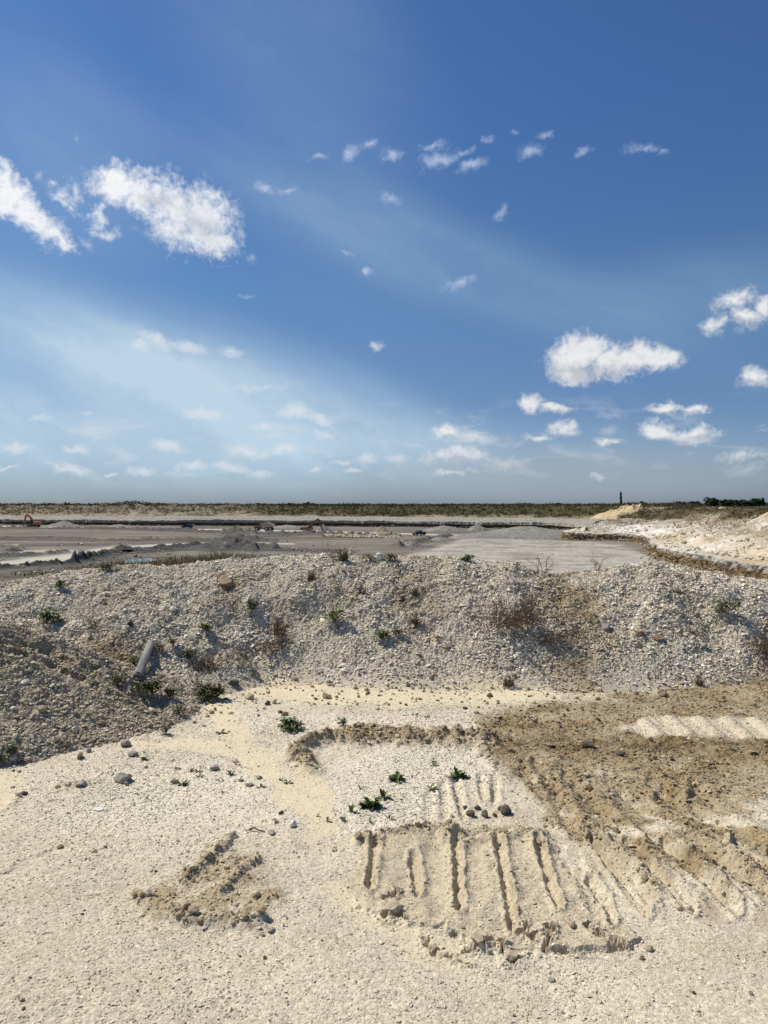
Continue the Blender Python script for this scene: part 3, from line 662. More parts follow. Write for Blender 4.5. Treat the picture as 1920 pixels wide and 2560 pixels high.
# ------------------------------------------------------------------ the pit
FLOOR = -9.4
def c1(x, y): return (x/2.592, 1220+y/2.592)
def c2(x, y): return (560+x/2.592, 1220+y/2.592)
def c3(x, y): return (1280+x/2.592, 1200+y/2.592)
def pit(p, z=FLOOR):                      # measured photo pixel on a level -> ground position
    y = FP*(EYE-z)/(p[1]-HZ); return (p[0]-960)/FP*y, y
def pts(f, *a): return [f(x, y) for x, y in a]
def pit_fields(x, y):
    yy = np.maximum(y, 30)
    u = 960+FP*x/yy; v = HZ+FP*(EYE-FLOOR)/yy
    pv = (v-HZ)                               # survey rows; u per metre = FP/y
    wv = v + 1.0*fbm(x, y, .05, 4, 601)*pv/60; wu = u + 10*fbm(x, y, .06, 4, 605)
    def strip(ps, w, sv=4.0): return np.exp(-(seg_dist(wu, wv, ps, sv)/w)**4)
    road = np.maximum.reduce([
        strip(pts(c1, (-900, 500), (0, 490), (200, 472)), 26), strip(pts(c1, (180, 472), (400, 450), (560, 428)), 32), strip(pts(c1, (540, 430), (650, 405), (800, 388)), 26), strip(pts(c1, (780, 388), (1000, 376), (1300, 365)), 13), .85*strip(pts(c1, (1280, 365), (1659, 360), (1900, 364)), 8),
        strip(pts(c1, (-900, 248), (0, 249), (300, 254), (850, 262), (1050, 266), (1300, 268), (1659, 271)), 6), strip(pts(c2, (0, 271), (600, 281), (1000, 293), (1200, 297), (1450, 303), (1800, 310)), 7.5),
        .7*strip(pts(c1, (120, 415), (300, 405), (480, 408)), 14), .5*strip(pts(c1, (0, 380), (120, 370)), 12)])
    apron = sst(poly_sd(wu, wv, pts(c2, (1130, 520), (1200, 430), (1350, 392), (1480, 352), (1600, 316), (1659, 308)) + pts(c3, (150, 388), (400, 392), (700, 418), (900, 488), (960, 540), (930, 700), (0, 760)), 3), -14, 14)
    dark = np.maximum.reduce([
        strip(pts(c1, (-500, 455), (0, 445), (300, 440), (460, 416)), 13), strip(pts(c1, (-500, 535), (0, 525), (200, 508), (480, 488), (640, 455), (800, 415), (1100, 398)), 24),
        strip(pts(c1, (1050, 398), (1350, 385), (1659, 402)), 22), .9*strip(pts(c2, (-100, 400), (200, 395), (500, 400), (800, 412)), 24), .9*strip(pts(c2, (-100, 445), (300, 440), (800, 440)), 22),
        .6*strip(pts(c1, (0, 335), (700, 346), (1659, 345)), 10), .9*strip(pts(c1, (0, 262), (850, 272), (1659, 300)), 6), .75*strip(pts(c2, (0, 297), (600, 302), (1150, 320)), 9),
        .7*strip(pts(c2, (0, 345), (300, 345)), 12), .7*strip(pts(c2, (1130, 375), (1300, 350), (1450, 325)), 22), .55*strip(pts(c3, (330, 410), (420, 470), (540, 570)), 15), .35*sst(v, 1388, 1398)*(wu < 1000)])
    dark = np.maximum(dark, .75*sst(fbm(x*.28, y*1.2, .055, 5, 631), .08, .35))
    dark = dark*(1-.9*apron*(wu > 1120))
    ruts = np.maximum.reduce([strip(pts(c2, (1250, 330), (1500, 372), (1700, 440), (1760, 520)), 3, 5), strip(pts(c2, (1300, 325), (1560, 365), (1790, 430)), 3, 5), strip(pts(c3, (330, 400), (430, 480), (560, 590)), 10, 3), strip(pts(c2, (1420, 330), (1640, 360), (1900, 440), (1980, 540)), 3, 5), strip(pts(c3, (60, 400), (200, 470), (260, 560)), 4, 5)])
    dark = np.maximum(dark, .6*ruts*(.6+.8*fbm(x, y, .3, 3, 633)))
    green = np.maximum(.9*strip(pts(c1, (-300, 312), (0, 316), (330, 318), (520, 324)), 8), .8*strip(pts(c1, (-500, 590), (0, 575), (400, 545), (800, 500), (1300, 465)), 26))
    green = np.maximum(green, .5*strip(pts(c3, (900, 470), (1000, 530)), 18))
    z = FLOOR + .35*fbm(x, y, .02, 3, 611) + (.22*fbm(x*.35, y*1.8, .12, 4, 613)+.10*fbm(x, y, .45, 3, 615))*(1-.8*road)
    rg = np.abs(fbm(x, y, .22, 4, 617))
    z = z + .55*np.abs(fbm(x*.3, y*1.3, .05, 4, 635))*sst(fbm(x, y, .02, 3, 637), -.1, .25)*(1-apron)*(1-.9*road)
    for ps, w, h in ((pts(c1, (-500, 262), (0, 262), (850, 272), (1200, 282), (1659, 302)), 7, .9), (pts(c2, (0, 296), (500, 300), (1150, 318)), 8, .9), (pts(c1, (-300, 332), (0, 332), (400, 340), (700, 348), (1000, 340), (1659, 344)), 9, .7),
                     (pts(c1, (-500, 440), (0, 438), (300, 434), (450, 414)), 11, .6), (pts(c1, (480, 484), (620, 452), (700, 425), (810, 404)), 17, 1.05), (pts(c1, (790, 408), (950, 402), (1100, 392), (1250, 378), (1400, 374), (1659, 395)), 14, .85),
                     (pts(c2, (0, 392), (120, 386), (330, 380)), 13, .9), (pts(c2, (0, 342), (200, 342), (330, 346)), 11, .7), (pts(c2, (1130, 380), (1200, 362), (1300, 345), (1450, 322)), 14, .8), (pts(c2, (1080, 335), (1300, 330), (1480, 318)), 10, .6), (pts(c1, (0, 395), (130, 392)), 15, .8),
                     (pts(c1, (-500, 530), (0, 522), (200, 505), (480, 486)), 9, .55)):
        d = np.exp(-(seg_dist(wu, wv, ps, 4)/(w/2.0))**2)
        z = z + d*h*(.7+3.0*rg)
    z = z + .05*fbm(x, y, .5, 3, 619)*(1-road)
    # the wet channel
    ch = strip(pts(c1, (-600, 590), (0, 560), (300, 528), (600, 500), (800, 478), (1000, 468)), 12)
    z = z - .5*ch
    near = np.interp(y, [11, 45], [-.7, FLOOR]); t = sst(y, 36, 52)
    z = near*(1-t)+z*t
    return z, dict(road=road, apron=apron, dark=np.clip(dark*(1-road), 0, 1), green=np.clip(green*(.5+.9*fbm(x, y, .15, 3, 623)+.3), 0, 1))
def pit_material():
    m, nt, bs = new_mat('pit_floor')
    tc = nt.node('ShaderNodeTexCoord'); P = tc.outputs['Object']
    mp = nt.node('ShaderNodeMapping'); nt.l.new(P, mp.inputs[0]); mp.inputs['Scale'].default_value = (.35, 1.3, 1)
    n1 = nt.noise(mp.outputs[0], .07, 6, .62); n2 = nt.noise(mp.outputs[0], .5, 5, .6)
    c = nt.mix(nt.step(n1, .32, .68), (.14, .122, .096), (.245, .21, .16))
    c = nt.mix(nt.math('MULTIPLY', nt.step(n2, .45, .7), .6), c, (.13, .115, .093))
    c = nt.mix(nt.attr('dark'), c, nt.mix(nt.step(n2, .3, .7), (.05, .047, .042), (.11, .10, .09)))  # dark grey-brown soil, with shading of ditch and ridges painted in
    c = nt.mix(nt.attr('green'), c, (.062, .06, .03))  # olive channel floor, deepened so the colour holds the ditch's black shading
    n4 = nt.noise(P, .11, 6, .66); n5 = nt.noise(P, .9, 4, .65)
    ap = nt.mix(nt.step(nt.math('MULTIPLY_ADD', n1, .35, nt.math('MULTIPLY', n4, .65)), .42, .62), nt.mix(nt.step(n5, .35, .65), (.47, .44, .37), (.34, .31, .255)), (.24, .21, .17))
    c = nt.mix(nt.attr('apron'), c, ap)
    c = nt.mix(nt.math('MULTIPLY', nt.attr('road'), .92), c, (.50, .46, .375))
    nt.l.new(c, bs.inputs['Base Color']); bs.inputs['Roughness'].default_value = .95; bs.inputs['Specular IOR Level'].default_value = .1
    return m
M['pit'] = pit_material()
def build_pit():
    a = np.concatenate([-np.geomspace(2.2, .75, 16)[:-1], np.linspace(-.75, .75, 1000), np.geomspace(.75, 2.2, 16)[1:]])
    v = np.linspace(1476, 1303, 520)
    rows = np.concatenate([np.linspace(11, 95, 40)[:-1], FP*(EYE-FLOOR)/(v-HZ)])
    Y = np.repeat(rows[:, None], len(a), 1); X = a[None]*Y
    z, A = pit_fields(X.ravel(), Y.ravel())
    o = np_mesh('pit_floor', np.stack([X.ravel(), Y.ravel(), z], -1), grid_faces(*X.shape), M['pit'], A)
    tag(o, 'wide grey brown floor of the open pit with pale haul tracks', 'pit floor', kind='structure')
build_pit()
# standing water in the channel
def water():
    m, nt, bs = new_mat('pit_water'); bs.inputs['Base Color'].default_value = (.06, .075, .07, 1); bs.inputs['Roughness'].default_value = .06
    for ps, lab in ((pts(c1, (800, 482), (830, 462), (900, 456), (960, 452), (1010, 466), (960, 480), (880, 486)), 'pale blue puddle of standing water on the pit floor'), ):
        P = [pit(p) for p in ps]; bm = bmesh.new()
        lo = min(pit_fields(np.array([p[0]]), np.array([p[1]]))[0][0] for p in P)
        zz = float(np.mean([pit_fields(np.array([p[0]]), np.array([p[1]]))[0][0] for p in P]))+.12
        bm.faces.new([bm.verts.new((x, y, zz)) for x, y in P]); me = bpy.data.meshes.new('water'); bm.to_mesh(me); bm.free()
        me.materials.append(m); tag(link('water', me), lab, 'water', kind='structure')
water()
# ------------------------------------------------------------------ pit wall, bench and bank, lofted along the rim
WALL = [(-760, 330), (-520, 420), (-300, 460), (-220, 448), (-145, 424), (-60, 420), (0, 402), (45, 378), (73, 362), (84, 340), (82, 312), (70, 280), (56, 250), (64, 243), (75, 238), (74, 215), (64, 185), (58, 165), (54.5, 140), (53, 106), (54, 60), (58, 10)]
def resample(P, step):
    P = np.array(P, float)
    for _ in range(2):                         # round the corners (Chaikin)
        Q = np.empty((2*len(P)-2, 2)); Q[0::2] = .75*P[:-1]+.25*P[1:]; Q[1::2] = .25*P[:-1]+.75*P[1:]; P = np.vstack([P[:1], Q, P[-1:]])
    s = np.concatenate([[0], np.cumsum(np.hypot(*np.diff(P, axis=0).T))]); t = np.arange(0, s[-1], step)
    return np.stack([np.interp(t, s, P[:, 0]), np.interp(t, s, P[:, 1])], -1), t
def wall_material():
    m, nt, bs = new_mat('pit_wall')
    tc = nt.node('ShaderNodeTexCoord'); P = tc.outputs['Object']
    n1 = nt.noise(P, .09, 6, .62); n3 = nt.noise(P, .035, 4, .6)
    mp = nt.node('ShaderNodeMapping'); nt.l.new(P, mp.inputs[0]); mp.inputs['Scale'].default_value = (1, 1, .9); n2 = nt.noise(mp.outputs[0], .8, 6, .65)
    bench = nt.mix(nt.attr('yellow'), nt.mix(nt.step(n2, .3, .62), (.46, .42, .34), (.20, .18, .15)), nt.mix(nt.step(n1, .36, .70), (.70, .655, .565), (.47, .415, .32)))
    bench = nt.mix(nt.math('MULTIPLY', nt.step(n2, .5, .66), .55), bench, (.28, .245, .19))
    bench = nt.mix(nt.math('MULTIPLY', nt.step(n3, .45, .65), nt.attr('yellow')), bench, (.47, .35, .185))
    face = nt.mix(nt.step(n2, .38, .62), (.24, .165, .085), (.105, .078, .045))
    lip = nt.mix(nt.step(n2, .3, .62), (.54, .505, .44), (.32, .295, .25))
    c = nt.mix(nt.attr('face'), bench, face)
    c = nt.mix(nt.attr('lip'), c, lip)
    spoil = nt.mix(nt.step(n1, .4, .62), (.32, .262, .17), (.165, .13, .078))  # brown spoil, its tones darkened to paint in shadows among the hummocks
    c = nt.mix(nt.math('MULTIPLY', nt.attr('slope'), nt.math('SUBTRACT', 1, nt.attr('pale'))), c, spoil)
    c = nt.mix(nt.math('MULTIPLY', nt.attr('veg'), nt.step(nt.math('ADD', n2, nt.math('MULTIPLY', nt.attr('veg'), .5)), .55, .8)), c, (.085, .075, .035))
    nt.l.new(c, bs.inputs['Base Color']); bs.inputs['Roughness'].default_value = .95; bs.inputs['Specular IOR Level'].default_value = .1
    return m
M['wall'] = wall_material()
def wall_geo(step=.55):
    C, t = resample(WALL, step)
    d = np.gradient(C, axis=0); nrm = np.stack([d[:, 1], -d[:, 0]], -1); nrm /= np.linalg.norm(nrm, axis=1)[:, None]
    rad = C-np.array([-30., 190.]); rad /= np.linalg.norm(rad, axis=1)[:, None]
    nrm = np.where((np.sum(nrm*rad, 1) < 0)[:, None], -nrm, nrm)
    k = int(18/step); ker = np.hanning(2*k+1); ker /= ker.sum()
    far = np.stack([np.convolve(np.pad(rad[:, i]+.3*nrm[:, i], k, 'edge'), ker, 'valid') for i in (0, 1)], -1); far /= np.linalg.norm(far, axis=1)[:, None]
    return C, t, nrm, far
WG = wall_geo()
PROF_D = np.array([-.5, .05, .1, .22, .9, 6, 8, 9.5, 11, 15, 19, 30, 40, 47, 55, 70, 110, 400, 9000])
PROF_Z = np.array([-11.6, -9.5, -9.25, -8.0, -7.85, -7.65, -7.5, -6.9, -6.75, -6.4, -6.1, -4.4, -1.8, -.3, .25, .1, -.6, -1.0, -1.2])
PROF_R = np.array([-11.6, -11.05, -10.6, -8.65, -8.52, -8.25, -8.0, -7.2, -7.0, -6.6, -6.1])
def wall_points(C, t, nrm, far, D):
    """surface of wall + bench + bank: along-rim index x profile distance"""
    n = len(C); X = np.empty((n, len(D))); Y = np.empty_like(X)
    right = sst(C[:, 0], 30, 60)*sst(-C[:, 1], -330, -260)      # the near right limb: nearer bank, broken spoil
    comp = 1-.22*right
    for j, dd in enumerate(D):
        w = sst(dd, 3, 26); dv = nrm*(1-w)+far*w; dv /= np.linalg.norm(dv, axis=1)[:, None]
        dist = dd*(comp if 3 < dd < 120 else 1)
        if dd < .07: dist = dd+1.9-2.1*right
        X[:, j] = C[:, 0]+dv[:, 0]*dist; Y[:, j] = C[:, 1]+dv[:, 1]*dist
    T = np.repeat(t[:, None], len(D), 1); DD = np.repeat(D[None], n, 0); RT = np.repeat(right[:, None], len(D), 1)
    wob = fbm(X, Y, .02, 3, 701)*5*sst(DD, 8, 20)
    z = np.interp(DD+wob, PROF_D, PROF_Z)*(1-RT) + np.interp(DD+wob, PROF_D, np.concatenate([PROF_R, PROF_Z[len(PROF_R):]]))*RT + EYE
    slope = sst(DD+wob, 16, 22)*(1-sst(DD, 120, 300))
    left = sst(-X, 45, 110)
    z = z + slope*(1-sst(DD, 60, 110)*.8)*((.7+.9*np.maximum(left, RT))*np.abs(fbm(X, Y, .07, 4, 711))*1.6 - .35) + slope*.25*fbm(X, Y, .3, 3, 713)
    z = z + RT*sst(DD, 24, 40)*(1-sst(DD, 90, 200))*(3.0*sst(-C[:, 1][:, None]+0*DD, -222, -165)-1.5*sst(C[:, 1][:, None]+0*DD, 150, 200))
    z = z + sst(DD, 1.2, 6)*(1-slope)*(.25+.65*RT)*fbm(X, Y, .16, 4, 717)
    z = z + sst(DD, 1.5, 5)*(1-sst(DD, 48, 60))*RT*(1.5*np.abs(fbm(X, Y, .16, 4, 718)) + .5*np.abs(fbm(X, Y, .6, 3, 719)) - .35)
    cut = sst(DD, .02, .2)*(1-sst(DD, .9, 1.2))
    hh = np.interp(DD, PROF_D, PROF_Z)*(1-RT)+np.interp(DD, PROF_D[:len(PROF_R)], PROF_R)*RT
    rag = 1.6*fbm(T, hh*.4, .13, 4, 721)+(.25+.55*RT)*np.abs(fbm(T, hh*1.3, .4, 4, 723))+(.1+.45*RT)*fbm(T, hh*1.1, 1.1, 3, 724)
    rag = rag*(1-sst(DD, 1.0, 3.0)); X = X + nrm[:, :1]*rag; Y = Y + nrm[:, 1:]*rag
    z = z + np.where(DD > .14, .55*fbm(T, DD*0+7, .22, 4, 727)+.9*(1-RT)*fbm(T, DD*0+2, .018, 3, 729), 0)*(1-sst(DD, 1.0, 6.0)) + np.where(DD < .14, 1.3*(1-RT)*fbm(T, DD*0+5, .05, 3, 733), 0)*(DD > .01)
    pale = np.clip(np.maximum(left*.75, RT*sst(fbm(X, Y, .03, 3, 731), -.2, .2)*.8)*sst(np.abs(fbm(X, Y, .07, 4, 711)), .05, .35), 0, 1)
    veg = slope*np.where(RT > .5, .85*sst(DD*1.0+18*fbm(X, Y, .03, 3, 741), 33, 40)*sst(fbm(X, Y, .025, 3, 743)+1.1*sst(-Y, -310, -215), .0, .25), (1-.5*left)*sst(DD+12*fbm(X, Y, .05, 3, 745), 19, 34))
    veg = np.maximum(veg, sst(DD, 52, 75))
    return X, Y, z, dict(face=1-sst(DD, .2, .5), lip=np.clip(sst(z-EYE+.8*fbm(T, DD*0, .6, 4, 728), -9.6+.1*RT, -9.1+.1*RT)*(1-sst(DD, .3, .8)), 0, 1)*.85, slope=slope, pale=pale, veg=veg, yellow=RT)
def build_wall():
    C, t, nrm, far = WG
    D = np.concatenate([[-.5, .0, .05], np.linspace(.06, .22, 13), [.3, .42, .55, .7, .9, 1.2], np.linspace(1.6, 24, 42), np.linspace(24.6, 58, 66), np.linspace(59, 75, 12), [85, 100, 130, 200, 400, 1200, 9000]])
    X, Y, z, A = wall_points(C, t, nrm, far, D)
    F = grid_faces(*X.shape)
    V = np.stack([X.ravel(), Y.ravel(), z.ravel()], -1)
    dj = np.repeat(D[None, :], len(C), 0)[:-1, :-1].ravel()
    def piece(name, sel, label, cat):
        V2, F2, A2 = compact(V, F[sel], A); tag(np_mesh(name, V2, F2, M['wall'], A2, smooth=False), label, cat, kind='structure')
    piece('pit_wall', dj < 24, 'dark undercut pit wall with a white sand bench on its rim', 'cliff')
    piece('hill_bank', (dj >= 24) & (dj < 75), 'scrubby spoil bank along the far side and right side of the pit', 'bank')
    piece('plain', dj >= 75, 'flat scrubland behind the pit reaching to the horizon', 'land')
build_wall()
# dry scrub and grass on the banks
def foliage_material(name, a, b, scale=.5):
    m, nt, bs = new_mat(name); tc = nt.node('ShaderNodeTexCoord'); n = nt.noise(tc.outputs['Object'], scale, 4, .6)
    c = nt.mix(nt.step(n, .35, .65), a, b); nt.l.new(c, bs.inputs['Base Color']); bs.inputs['Roughness'].default_value = .8; bs.inputs['Specular IOR Level'].default_value = .15
    return m
M['scrub'] = foliage_material('scrub', (.10, .092, .04), (.165, .122, .06), .25)
M['dry'] = foliage_material('dry_grass', (.20, .145, .075), (.13, .095, .05), .4)
M['dryred'] = foliage_material('dry_weed', (.17, .11, .06), (.10, .068, .04), 6)
M['tree'] = foliage_material('far_leaves', (.040, .062, .026), (.070, .090, .036), .3)
M['tree2'] = foliage_material('far_wood', (.035, .055, .038), (.055, .075, .048), .02)
M['bark'] = foliage_material('bark', (.10, .08, .06), (.055, .045, .035), 2)
def tufts(x, y, z, h, w, blades, lean=.4):
    """many thin three-cornered blades in one go"""
    n = len(x); i = np.repeat(np.arange(n), blades); m = len(i)
    a = rng.uniform(0, 6.283, m); r = w[i]*rng.uniform(0, 1, m)**.5; bx = x[i]+np.cos(a)*r; by = y[i]+np.sin(a)*r; bz = z[i]-.02*h[i]
    hh = h[i]*rng.uniform(.5, 1.1, m); la = rng.uniform(0, 6.283, m); ll = hh*np.abs(rng.normal(0, lean, m)); ww = hh*rng.uniform(.07, .16, m)*(w[i]/h[i]+.35)
    d = rng.uniform(0, 6.283, m)
    V = np.empty((m, 3, 3)); V[:, 0] = np.stack([bx-np.cos(d)*ww, by-np.sin(d)*ww, bz], -1); V[:, 1] = np.stack([bx+np.cos(d)*ww, by+np.sin(d)*ww, bz], -1)
    V[:, 2] = np.stack([bx+np.cos(la)*ll, by+np.sin(la)*ll, bz+hh], -1)
    return V.reshape(-1, 3), np.arange(3*m).reshape(-1, 3)
def bank_scrub():
    C, t, nrm, far = WG
    k = rng.integers(0, len(C), 90000); D = np.linspace(17, 80, 127)
    X, Y, z, A = wall_points(C, t, nrm, far, D); j = rng.integers(0, len(D), len(k))
    x, y, zz, vg = X[k, j], Y[k, j], z[k, j], A['veg'][k, j]; rt = A['yellow'][k, j]
    ok = (rng.uniform(0, 1, len(k)) < vg*.55) & (np.abs(x) < .66*y)
    x, y, zz, rt = x[ok], y[ok], zz[ok], rt[ok]
    f = rt < .5
    h = rng.uniform(.5, 1.5, f.sum()); h = np.where(rng.uniform(0, 1, len(h)) < .1, h*1.35, h); V, F = tufts(x[f], y[f], zz[f], h, h*.8, 6)
    tag(np_mesh('scrub', V, F, M['scrub'], smooth=False), 'low olive and brown scrub covering the far bank', 'scrub', kind='stuff')
    f = ~f; h = rng.uniform(.4, 1.1, f.sum()); V, F = tufts(x[f], y[f], zz[f], h, h*.5, 9)
    tag(np_mesh('dry_grass', V, F, M['dry'], smooth=False), 'dry brown grass covering the bank at the right', 'grass', kind='stuff')
bank_scrub()
# ------------------------------------------------------------------ heaps in the pit
def heap_mat(name, a, b):
    m, nt, bs = new_mat(name); tc = nt.node('ShaderNodeTexCoord'); n = nt.noise(tc.outputs['Object'], .9, 5, .65)
    nt.l.new(nt.mix(nt.step(n, .35, .65), a, b), bs.inputs['Base Color']); bs.inputs['Roughness'].default_value = .95; bs.inputs['Specular IOR Level'].default_value = .1
    return m
M['hgrey'] = heap_mat('grey_spoil', (.29, .27, .235), (.19, .175, .15)); M['hbeige'] = heap_mat('beige_spoil', (.34, .275, .19), (.25, .195, .13)); M['hsand'] = heap_mat('sand_spoil', (.50, .43, .32), (.38, .32, .23)); M['hdark'] = heap_mat('dark_spoil', (.12, .112, .10), (.075, .07, .062)); M['hyel'] = heap_mat('yellow_spoil', (.58, .47, .28), (.44, .33, .18))
def heap(label, x, y, z, rx, ry, h, mat, seed, lump=.16, pw=1.0, res=70, name='gravel_heap'):
    X, Y = np.meshgrid(np.linspace(-1.15, 1.15, res), np.linspace(-1.15, 1.15, res)); qx, qy = X*rx, Y*ry
    sc = 1/max(rx, ry)
    w = .22*fbm(qx, qy, 1.3*sc, 3, seed)
    r = np.hypot(X, Y)+w
    Z = h*np.clip(1-r, -.15, 1)**1 if pw == 1 else h*np.where(r < 1, np.clip(1-r, 0, 1)**pw, -.15*(r-1)*5)
    Z = Z + h*lump*fbm(qx, qy, 3.5*sc, 4, seed+3)*np.clip(1.2-r, 0, 1) + h*lump*.5*np.abs(fbm(qx, qy, 9*sc, 3, seed+7))*np.clip(1.1-r, 0, 1)
    keep = (r < 1.12); kf = keep[:-1, :-1] | keep[1:, 1:]
    V, F, _ = compact(np.stack([qx.ravel(), qy.ravel(), Z.ravel()], -1), grid_faces(res, res, kf), {})
    o = np_mesh(name, V, F, mat); o.location = (x, y, z)
    return tag(o, label, 'heap', 'heaps of spoil in the pit')
def floor_z(x, y): return float(pit_fields(np.array([x]), np.array([y]))[0][0])
def pit_heap(label, p, wpx, hpx, mat, seed, **k):
    x, y = pit(p); s = y/FP; z = floor_z(x, y)-.1
    return heap(label, x, y+wpx*s*.3, z, wpx*s/2, wpx*s*.42, hpx*s*1.12, mat, seed, **k)
pit_heap('pointed pale grey heap right behind the yellow excavator', c2(640, 278), 44, 15, M['hgrey'], 801)
pit_heap('rounded beige heap between the yellow excavator and the dark pickup', c2(1025, 287), 50, 15, M['hbeige'], 802)
pit_heap('long low grey heap right of the dark pickup', c2(1430, 280), 110, 13, M['hgrey'], 803, pw=.8)
pit_heap('grey ridge heap at the foot of the far wall, rightmost before the bend', c2(1650, 279), 60, 14, M['hgrey'], 804, pw=.8)
pit_heap('flat grey heap at the right of the orange excavator', c1(390, 246), 74, 12, M['hgrey'], 805, pw=.8)
pit_heap('low pale heap at the foot of the far wall behind the dump truck', c2(400, 266), 100, 8, M['hgrey'], 806, pw=.7)
pit_heap('small low heap left of the dark blue car', c1(760, 252), 70, 6, M['hgrey'], 807, pw=.7)
pit_heap('dark lumpy heap on the near left of the pit floor', c1(60, 412), 60, 10, M['hdark'], 808, lump=.3)
pit_heap('dark ragged heap at the bend of the pale haul track', c1(770, 415), 50, 10, M['hdark'], 809, lump=.35)
pit_heap('dark grey heap with two tops in front of the dump truck', c2(320, 395), 42, 8, M['hdark'], 810, lump=.35)
pit_heap('long dark grey heap beside the puddle', c1(1300, 392), 90, 8, M['hdark'], 811, lump=.35, pw=.8)
pit_heap('broken grey heap on the edge of the pale apron', c2(1215, 378), 60, 14, M['hgrey'], 812, lump=.4)
pit_heap('rough pale grey heap in front of the dark pickup', c2(1400, 345), 70, 8, M['hgrey'], 813, lump=.4, pw=.8)
heap('tall pale grey sand heap beside the bend of the pit wall', 52, 272, FLOOR-.2, 26, 16, 4.0, M['hgrey'], 814, pw=.8, res=110)
heap('small grey sand heap at the foot of the bend in the pit wall', 34, 262, FLOOR-.2, 15, 9, 2.4, M['hgrey'], 815, pw=.9)
heap('yellow sand heap on the bank under the bare snag', 108, 330, -1.2-2.2, 17, 11, 4.9, M['hyel'], 816, lump=.7, pw=.55, res=140)
heap('yellow brown heap on the right bank with scrub on its left', 117, 262, -1.2-1.6, 18, 10, 3.4, M['hyel'], 817, lump=.7, pw=.7, res=140)
# a row of dumped grey boulders by the yellow excavator
def rock_mesh(r, seed, sub=2, flat=.75, rough=.28):
    bm = bmesh.new(); bmesh.ops.create_icosphere(bm, subdivisions=sub, radius=1)
    rr = random.Random(seed); planes = [(Vector((rr.gauss(0, 1), rr.gauss(0, 1), rr.gauss(0, 1))).normalized(), rr.uniform(.55, .85)) for _ in range(9)]
    sx, sy = rr.uniform(.8, 1.25), rr.uniform(.75, 1.1)
    for v in bm.verts:
        p = v.co.copy()
        for n_, d_ in planes:
            k = p.dot(n_)
            if k > d_: p -= n_*(k-d_)
        p *= 1+rr.uniform(-rough, rough)*.25
        v.co = Vector((p.x*sx*r, p.y*sy*r, p.z*flat*r))
    return bm
def bm_obj(name, bm, mat, parent=None, smooth=False):
    me = bpy.data.meshes.new(name); bm.normal_update(); bm.to_mesh(me); bm.free()
    if smooth: me.polygons.foreach_set('use_smooth', [True]*len(me.polygons))
    me.materials.append(mat); return link(name, me, parent)
def boulders():
    x0, y0 = pit(c2(650, 312)); x1, y1 = pit(c2(1140, 322)); n = 1500
    t = rng.uniform(0, 1, n); x = x0+(x1-x0)*t; y = y0+(y1-y0)*t+rng.normal(0, 3.2, n)
    z = pit_fields(x, y)[0]
    o = scatter('boulder_row', x, y, z, np.clip(np.exp(rng.normal(math.log(.34), .35, n)), .15, .9), rng.uniform(.12, .55, n), np.zeros(n), CL, .5, M['stone'], 'row of dumped grey rocks beside the yellow excavator', 'rocks', .4)
    x = rng.uniform(-90, 80, 9000); y = 112/(1-rng.uniform(0, .68, 9000)); z, A = pit_fields(x, y)
    ok = rng.uniform(0, 1, 9000) < np.clip(.12+A['dark']-.9*A['road']-.3*A['apron'], .01, 1); ok &= np.abs(x) < .6*y
    scatter('pit_rubble', x[ok], y[ok], z[ok], np.clip(np.exp(rng.normal(math.log(.16), .45, ok.sum())), .06, .6), rng.uniform(.05, .5, ok.sum()), np.zeros(ok.sum()), CL, .5, M['stone'], 'scattered rubble over the pit floor', 'rubble', .4)
boulders()
def slope_rubble():
    C, t, nrm, far = WG; D = np.linspace(1.5, 46, 90); sel = np.where((C[:, 0] > 40) & (C[:, 1] < 330))[0]
    X, Y, z, A = wall_points(C[sel], t[sel], nrm[sel], far[sel], D); n = 26000; k = rng.integers(0, len(sel), n); j = rng.integers(0, len(D), n)
    x, y, zz = X[k, j]+rng.normal(0, .3, n), Y[k, j]+rng.normal(0, .3, n), z[k, j]
    ok = (np.abs(x) < .62*y) & (rng.uniform(0, 1, n) < sst(fbm(x, y, .07, 3, 751), -.25, .3)) & (A['veg'][k, j] < .3); x, y, zz = x[ok], y[ok], zz[ok]
    scatter('slope_rubble', x, y, zz, np.clip(np.exp(rng.normal(math.log(.17), .5, len(x))), .06, .8), np.clip(rng.normal(.55, .25, len(x)), 0, 1), np.clip(.5*sst(fbm(x, y, .05, 3, 753), .0, .3), 0, 1), CL, .5, M['stone'], 'broken chalky rubble on the bench and slope at the right', 'rubble', .3)
slope_rubble()
def talus():
    C, t, nrm, far = WG; sel = np.where((np.abs(C[:, 0]) < .62*C[:, 1]) & (C[:, 1] > 100))[0]; n = 4200; k = rng.choice(sel, n); dd = rng.exponential(.9, n)-.4
    x, y = C[k, 0]-nrm[k, 0]*dd, C[k, 1]-nrm[k, 1]*dd; z = pit_fields(x, y)[0]+np.clip(.7-.35*dd, 0, 1)*(.4+.8*perlin(t[k]*.15, t[k]*0, 755))
    scatter('talus', x, y, z, np.clip(np.exp(rng.normal(math.log(.15), .5, n)), .06, .6), rng.uniform(.1, .6, n), rng.uniform(0, .6, n), CL, .5, M['stone'], 'fallen lumps along the foot of the pit wall', 'rubble', .3)
talus()
def reeds():
    n = 9000; x = rng.uniform(-75, 5, n); y = rng.uniform(106, 330, n); z, A = pit_fields(x, y)
    ok = (rng.uniform(0, 1, n) < A['green']*.8) & (np.abs(x) < .6*y); h = rng.uniform(.2, .7, ok.sum())
    V, F = tufts(x[ok], y[ok], z[ok], h, h*.6, 7); tag(np_mesh('pit_grass', V, F, M['scrub'], smooth=False), 'sparse olive grass along the wet channel in the pit', 'grass', kind='stuff')
reeds()
